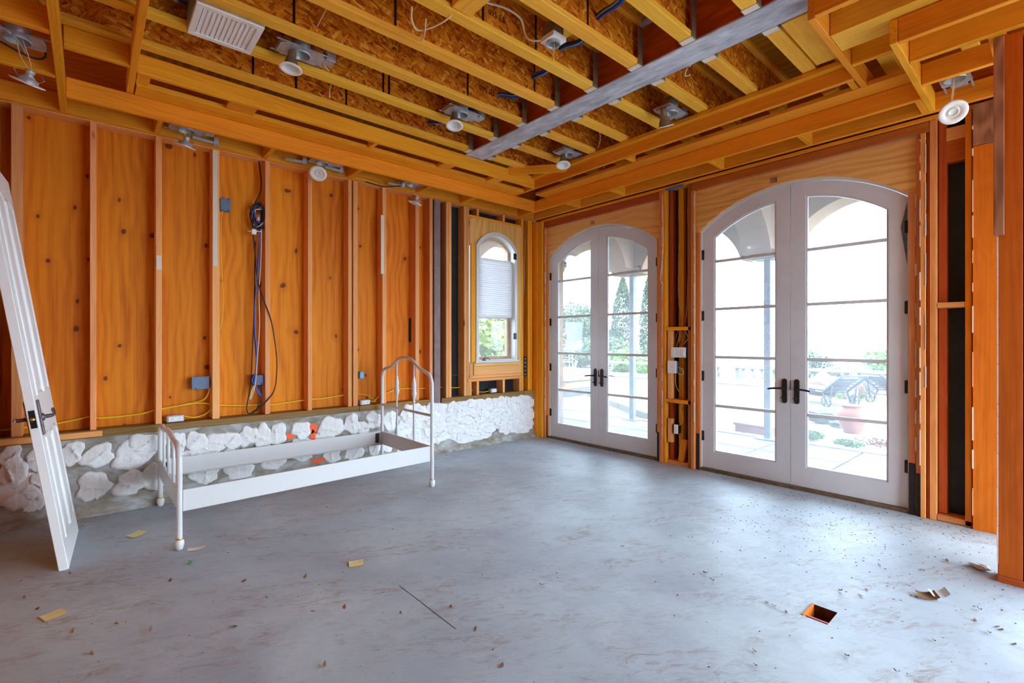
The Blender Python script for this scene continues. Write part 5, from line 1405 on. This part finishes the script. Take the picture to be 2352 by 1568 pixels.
# balustrade
bs = thing('balustrade', 'pale stone balustrade along the far edge of the garden', 'balustrade', (12.0, 0, -.13))
MB().cbox(-.18, .18, -14, 8, 0, .17, .02).obj('plinth', M['stone'], bs)
MB().cbox(-.16, .16, -14, 8, .555, .65, .02).obj('top_rail', M['stone'], bs)
prof = [(.075, .17), (.075, .20), (.05, .215), (.06, .24), (.088, .30), (.085, .345), (.05, .42), (.042, .47), (.055, .495), (.05, .51), (.075, .525), (.075, .555)]
me = MB().lathe(prof, 14).mesh(M['stone'], 'baluster')
for k in range(56): link('baluster', me, bs, (0, -11.0 + .30 * k, 0))
for y in (-8.2, -2.9, 2.6):
    MB().cbox(-.21, .21, y - .21, y + .21, 0, .72, .02).obj('pedestal', M['stone'], bs)
# garden pots and ornaments
def lathe_thing(name, label, cat, prof, mat, loc, n=28, flute=0.0, nf=0):
    b = MB(); b.lathe(prof, n, flute=flute, nf=nf)
    o = b.obj(name, M[mat], None, loc=loc); o['label'] = label; o['category'] = cat
    return o
lathe_thing('terracotta_urn', 'big round shouldered terracotta urn on the gravel beyond the nearer door', 'urn', [(.001, .005), (.115, 0), (.12, .02), (.17, .13), (.21, .25), (.215, .30), (.19, .36), (.135, .405), (.125, .42), (.15, .435), (.152, .45), (.135, .455), (.115, .44), (.12, .40), (.17, .34), (.001, .20)], 'terracotta', (4.60, -2.71, -.14))
b = MB(); b.cbox(-.30, .30, -.16, .16, 0, .15, .012); b.cbox(-.32, .32, -.18, .18, .15, .19, .01)
t = thing('terracotta_trough', 'low terracotta trough on the lawn edge left of the shoring post', 'planter', (3.20, -1.80, -.14), (0, 0, 1.45)); b.obj('trough', M['terracotta'], t); MB().cbox(-.28, .28, -.14, .14, .17, .192, .004).obj('soil_fill', M['soil'], t)
lathe_thing('terracotta_pot', 'round terracotta pot just right of the shoring post seen in the nearer door', 'pot', [(.001, .005), (.12, 0), (.16, .26), (.185, .27), (.185, .33), (.165, .33), (.155, .28), (.001, .25)], 'terracotta', (3.95, -2.02, -.14), 22)
lathe_thing('stone_urn', 'fluted pale stone urn beside the patio chaise', 'urn', [(.001, .0), (.20, .0), (.20, .05), (.10, .09), (.09, .16), (.22, .26), (.30, .42), (.28, .52), (.33, .56), (.33, .60), (.27, .60), (.001, .5)], 'stone', (10.75, -1.58, -.14), 32, .05, 12)
def foliage(name, label, cat, loc, shape, n, leaf, mat, seed, trunk=None, group=None, mat2=None):
    """leaves spread through a solid; shape(u) gives a point for a random generator u"""
    rr = random.Random(seed)
    t = thing(name, label, cat, loc, group=group)
    b = MB()
    for k in range(n):
        p = Vector(shape(rr)); s = leaf * rr.uniform(.6, 1.3)
        d = Vector((rr.gauss(0, 1), rr.gauss(0, 1), rr.gauss(0, .7))).normalized(); e = d.orthogonal().normalized()
        e = Matrix.Rotation(rr.uniform(0, 6.28), 3, d) @ e
        b.add([p - d * s, p + e * s * .42, p + d * s, p - e * s * .42], [(0, 1, 2, 3)], 1 if (mat2 and rr.random() < .25) else 0)
    b.obj('crown', [M[mat]] + ([M[mat2]] if mat2 else []), t)
    if trunk:
        b = MB(); b.tube([(0, 0, 0), (0.03, 0.02, trunk[1] * .5), (0, 0, trunk[1])], trunk[0], 8); b.obj('trunk', M['bark'], t)
    return t
def cone(h, r, z0=.2):
    def f(rr):
        z = rr.random() ** 1.0; q = r * (math.sin(PI * min(1, .12 + z * .9)) ** .7) * (1 - z * .35); a = rr.uniform(0, 2 * PI); w = q * math.sqrt(rr.uniform(.35, 1))
        return (w * math.cos(a), w * math.sin(a), z0 + z * h)
    return f
def ball(rx, ry, rz, zc, lobes=5, seed=0):
    r0 = random.Random(seed); C = [(r0.uniform(-.55, .55) * rx, r0.uniform(-.55, .55) * ry, zc + r0.uniform(-.5, .6) * rz, r0.uniform(.4, .65)) for _ in range(lobes)]
    def f(rr):
        c = rr.choice(C); v = Vector((rr.gauss(0, 1), rr.gauss(0, 1), rr.gauss(0, 1))).normalized() * (rr.uniform(.5, 1) ** .5)
        return (c[0] + v.x * rx * c[3], c[1] + v.y * ry * c[3], max(.02, c[2] + v.z * rz * c[3]))
    return f
foliage('cypress_tree', 'tall dark cypress beyond the lawn, seen in the corner door left of the shoring post', 'tree', (22.0, 14.35, -.14), cone(5.7, .95), 5200, .11, 'cypress', 1, (.14, 1.2))
foliage('cypress_tree', 'second cypress half hidden behind the shoring post of the corner door', 'tree', (21.5, 12.0, -.14), cone(5.6, .75), 4200, .11, 'cypress', 2, (.14, 1.2))
foliage('broadleaf_tree', 'rounded grey green tree at the far left through the corner door', 'tree', (19.0, 16.2, -.14), ball(2.3, 2.3, 1.7, 2.1, 8, 3), 7000, .12, 'tree', 3, (.16, 2.0))
foliage('broadleaf_tree', 'lower tree between the rounded tree and the tall cypress', 'tree', (23.0, 17.2, -.14), ball(2.0, 2.0, 1.2, 1.4, 6, 5), 4500, .12, 'tree', 4, (.14, 1.2))
foliage('garden_shrub', 'bright spiky green shrub in front of the tall cypress', 'shrub', (13.6, 8.05, -.14), ball(1.1, 1.2, .65, .55, 6, 6), 3200, .13, 'bush', 5)
foliage('garden_shrub', 'bright green shrub behind the shoring post of the corner door', 'shrub', (13.2, 6.4, -.14), ball(.9, .9, .55, .5, 5, 7), 2200, .13, 'bush', 6)
foliage('garden_shrub', 'dark green hedge mass below the trees through the corner door', 'shrub', (17.0, 12.3, -.14), ball(1.5, 3.6, .9, .8, 9, 8), 5200, .12, 'tree', 7)
foliage('garden_shrub', 'bushy tree top showing over the balustrade, left leaf of the nearer door', 'shrub', (15.5, 1.25, -.6), ball(.8, .8, .7, 1.0, 5, 9), 1500, .10, 'tree', 8)
foliage('garden_shrub', 'green shrub top showing over the balustrade, right leaf of the nearer door', 'shrub', (14.0, -1.5, -.6), ball(1.1, 1.1, .8, 1.15, 6, 10), 2200, .10, 'bush', 9)
foliage('garden_shrub', 'dark green climbing shrub behind the balusters', 'shrub', (12.7, -.6, -.14), ball(.4, 2.4, .4, .3, 8, 11), 2600, .08, 'tree', 10)
foliage('flower_shrub', 'red flowering shrub beside the fluted stone urn', 'shrub', (9.95, -1.45, -.14), ball(.24, .4, .36, .3, 5, 12), 1200, .06, 'bush', 11, mat2='petal')
foliage('low_plant', 'small bright green plant on the gravel in front of the terracotta urn', 'plant', (3.27, -2.98, -.14), ball(.14, .22, .06, .05, 4, 13), 420, .035, 'bush', 12)
foliage('low_plant', 'green tuft on the gravel below the middle of the nearer door', 'plant', (3.25, -2.50, -.14), ball(.16, .26, .10, .08, 4, 14), 520, .04, 'bush', 13)
foliage('low_plant', 'dry straw stalks in the gravel right of the terracotta urn', 'plant', (3.5, -3.4, -.14), ball(.4, .5, .07, .05, 6, 15), 200, .04, 'leaf_dry', 14)
crumple('boulder', 'dark rounded boulder on the gravel left of the terracotta urn', 'rock', 5.25, -2.12, .30, .26, 'rock', 31).location.z = -.15
crumple('boulder', 'smaller dark stone beside the dark boulder', 'rock', 5.0, -2.38, .14, .11, 'rock', 32).location.z = -.15
o = crumple('soil_mound', 'brown mound of soil before the balustrade', 'mound', 10.7, -.55, .75, .6, 'soil', 33); o.location.z = -.2
# chaise longues with wheels
def chaise(label, loc, rot):
    t = thing('patio_chaise', label, 'chaise', loc, (0, 0, rot), group=None)
    b = MB()
    for s in (-.33, .33):
        b.tube([(-.95, s, .32), (.35, s, .32), (.88, s, .72)], .03, 8)
        b.tube([(.35, s, .32), (.45, s, .10)], .02, 8); b.tube([(-.85, s, .32), (-.85, s, 0)], .02, 8); b.tube([(.62, s, .52), (.55, s, .12)], .016, 8)
    for x, z in ((-.95, .32), (.35, .32), (.88, .72)): b.tube([(x, -.33, z), (x, .33, z)], .02, 8)
    b.obj('frame', M['iron'], t)
    b = MB(); b.cbox(-.9, .3, -.28, .28, .337, .40, .02); b.obj('seat_cushion', M['rock'], t, label='brown grey seat cushion')
    b = MB(); b.cbox(0, .5, -.26, .26, .015, .09, .02, 0, Matrix.Translation((.36, 0, .34)) @ Matrix.Rotation(-.646, 4, 'Y')); b.obj('back_cushion', M['rock'], t, label='brown grey back cushion')
    for k in range(9):
        x = -.85 + .14 * k; MB().cbox(x - .02, x + .02, -.32, .32, .325, .335, .002).obj('slat', M['iron'], t)
    for k in range(5):
        q = .12 + k * .18; p = Vector((.35, 0, .32)).lerp(Vector((.88, 0, .72)), q)
        MB().tube([p + Vector((0, -.32, 0)), p + Vector((0, .32, 0))], .014, 6).obj('slat', M['iron'], t)
    for s in (-.38, .38):
        b = MB(); n = 20
        ring = [(.50 + .125 * math.cos(2 * PI * k / n), s, .13 + .125 * math.sin(2 * PI * k / n)) for k in range(n + 1)]
        b.tube(ring, .016, 6)
        for k in range(6): a = 2 * PI * k / 6; b.tube([(.50, s, .13), (.50 + .12 * math.cos(a), s, .13 + .12 * math.sin(a))], .009, 5)
        b.obj('wheel', M['iron'], t)
    return t
chaise('dark metal wheeled chaise with raised back, left of the flowering shrub', (8.40, -1.20, -.14), -2.1)
c2 = chaise('dark metal wheeled chaise partly cut off by the nearer door frame', (9.90, -2.46, -.14), 2.5)
o = MB().cbox(-.25, .25, -.03, .03, 0, .5, .01).obj('white_board', M['stone'], None, loc=(8.75, -1.72, -.14), rot=(0, .1, .6)); o['label'] = 'pale board standing between the two wheeled chaises'; o['category'] = 'board'
# furniture heap beyond the corner door
t = thing('work_table', 'low pale table top stacked on peach blocks beyond the corner door', 'table', (5.5, 4.4, -.14))
MB().cbox(-.9, .9, -.7, .8, .42, .48, .01).obj('table_top', M['stone'], t)
for k in range(3): MB().cbox(-.85, .85, -.6 + .45 * k, -.2 + .45 * k, .20, .415, .02).obj('block', M['stucco'], t)
for k in range(3): MB().cbox(-.8, .8, -.62 + .46 * k, -.22 + .46 * k, 0, .195, .02).obj('block', M['rock'], t)
def patio_chair(label, loc, rot):
    t = thing('patio_chair', label, 'chair', loc, (0, 0, rot))
    for s in (-.22, .22):
        b = MB(); b.tube([(-.22, s, 0), (-.18, s, .42), (-.30, s, .85)], .014, 6); b.obj('leg', M['iron_pale'], t)
        b = MB(); b.tube([(.24, s, 0), (.20, s, .42), (.22, s, .62), (-.2, s, .64)], .014, 6); b.obj('leg', M['iron_pale'], t)
    b = MB(); b.cbox(-.2, .22, -.22, .22, .41, .43, .004); b.obj('seat', M['iron_pale'], t)
    b = MB()
    for q in range(5): b.tube([(-.19 - .02 * q, -.22, .48 + .08 * q), (-.19 - .02 * q, .22, .48 + .08 * q)], .009, 6)
    b.obj('backrest', M['iron_pale'], t)
patio_chair('pale metal chair stacked on its side left beyond the corner door', (5.5, 4.5, .345), .5)
patio_chair('pale metal chair standing behind the low table beyond the corner door', (7.0, 5.7, -.14), 2.2)
patio_chair('pale metal chair beyond the corner door nearest the handle', (7.0, 4.3, -.14), 1.0)
kb = thing('garden_kerb', 'long pale stone kerb crossing the lawn beyond the corner door', 'kerb', (4.35, 1.75, -.14), (0, 0, .98))
for k in range(5): MB().cbox(-2 + k * .8 + .005, -1.2 + k * .8 - .005, -.13, .13, 0, .14 , .015).obj('kerb_stone', M['stone'], kb)
# seen through the small window
gw = setting('garden_wall', 'lavender grey low wall outside the small arched window', 'wall')
b = MB(); b.cbox(-1.0, 3.6, 3.4, 3.6, -.14, .92, .01); b.obj('wall_body', M['lilac_wall'], gw)
MB().cbox(-1.0, 3.6, 3.36, 3.64, .92, .97, .01).obj('coping', M['stone'], gw)
lathe_thing('pale_post', 'pale post standing outside the small window', 'post', [(.001, 1.9), (.10, 1.9), (.11, .1), (.18, .08), (.18, 0), (.001, 0)], 'lilac_wall', (2.55, 2.95, -.14), 16)
foliage('hedge_bush', 'yellow green sunlit bush outside the small arched window', 'shrub', (3.2, 6.2, -.14), ball(3.0, 1.4, 1.6, 1.4, 10, 16), 7000, .12, 'lime', 15)
sa = setting('side_porch', 'peach stucco arch of the side porch outside the small window', 'porch')
fn = arch_fn(1.30, .95, 2.25, .949)
b = MB(); arch_panel(b, -1.6, 2.30, -.12, 3.9, .35, 2.25, None, fn, 2.0, 2.35, 'x', 28); b.obj('arch', M['stucco'], sa)
for k in range(5): board('rafter', sa, -1.2 + .8 * k, -1.1 + .8 * k, .3, 4.4, 3.72, 3.86, M['porch_wood'], 'y')
MB().cbox(-1.6, 2.4, .25, 4.5, 3.90, 3.93, .003).obj('roof_board', M['porch_wood'], sa)
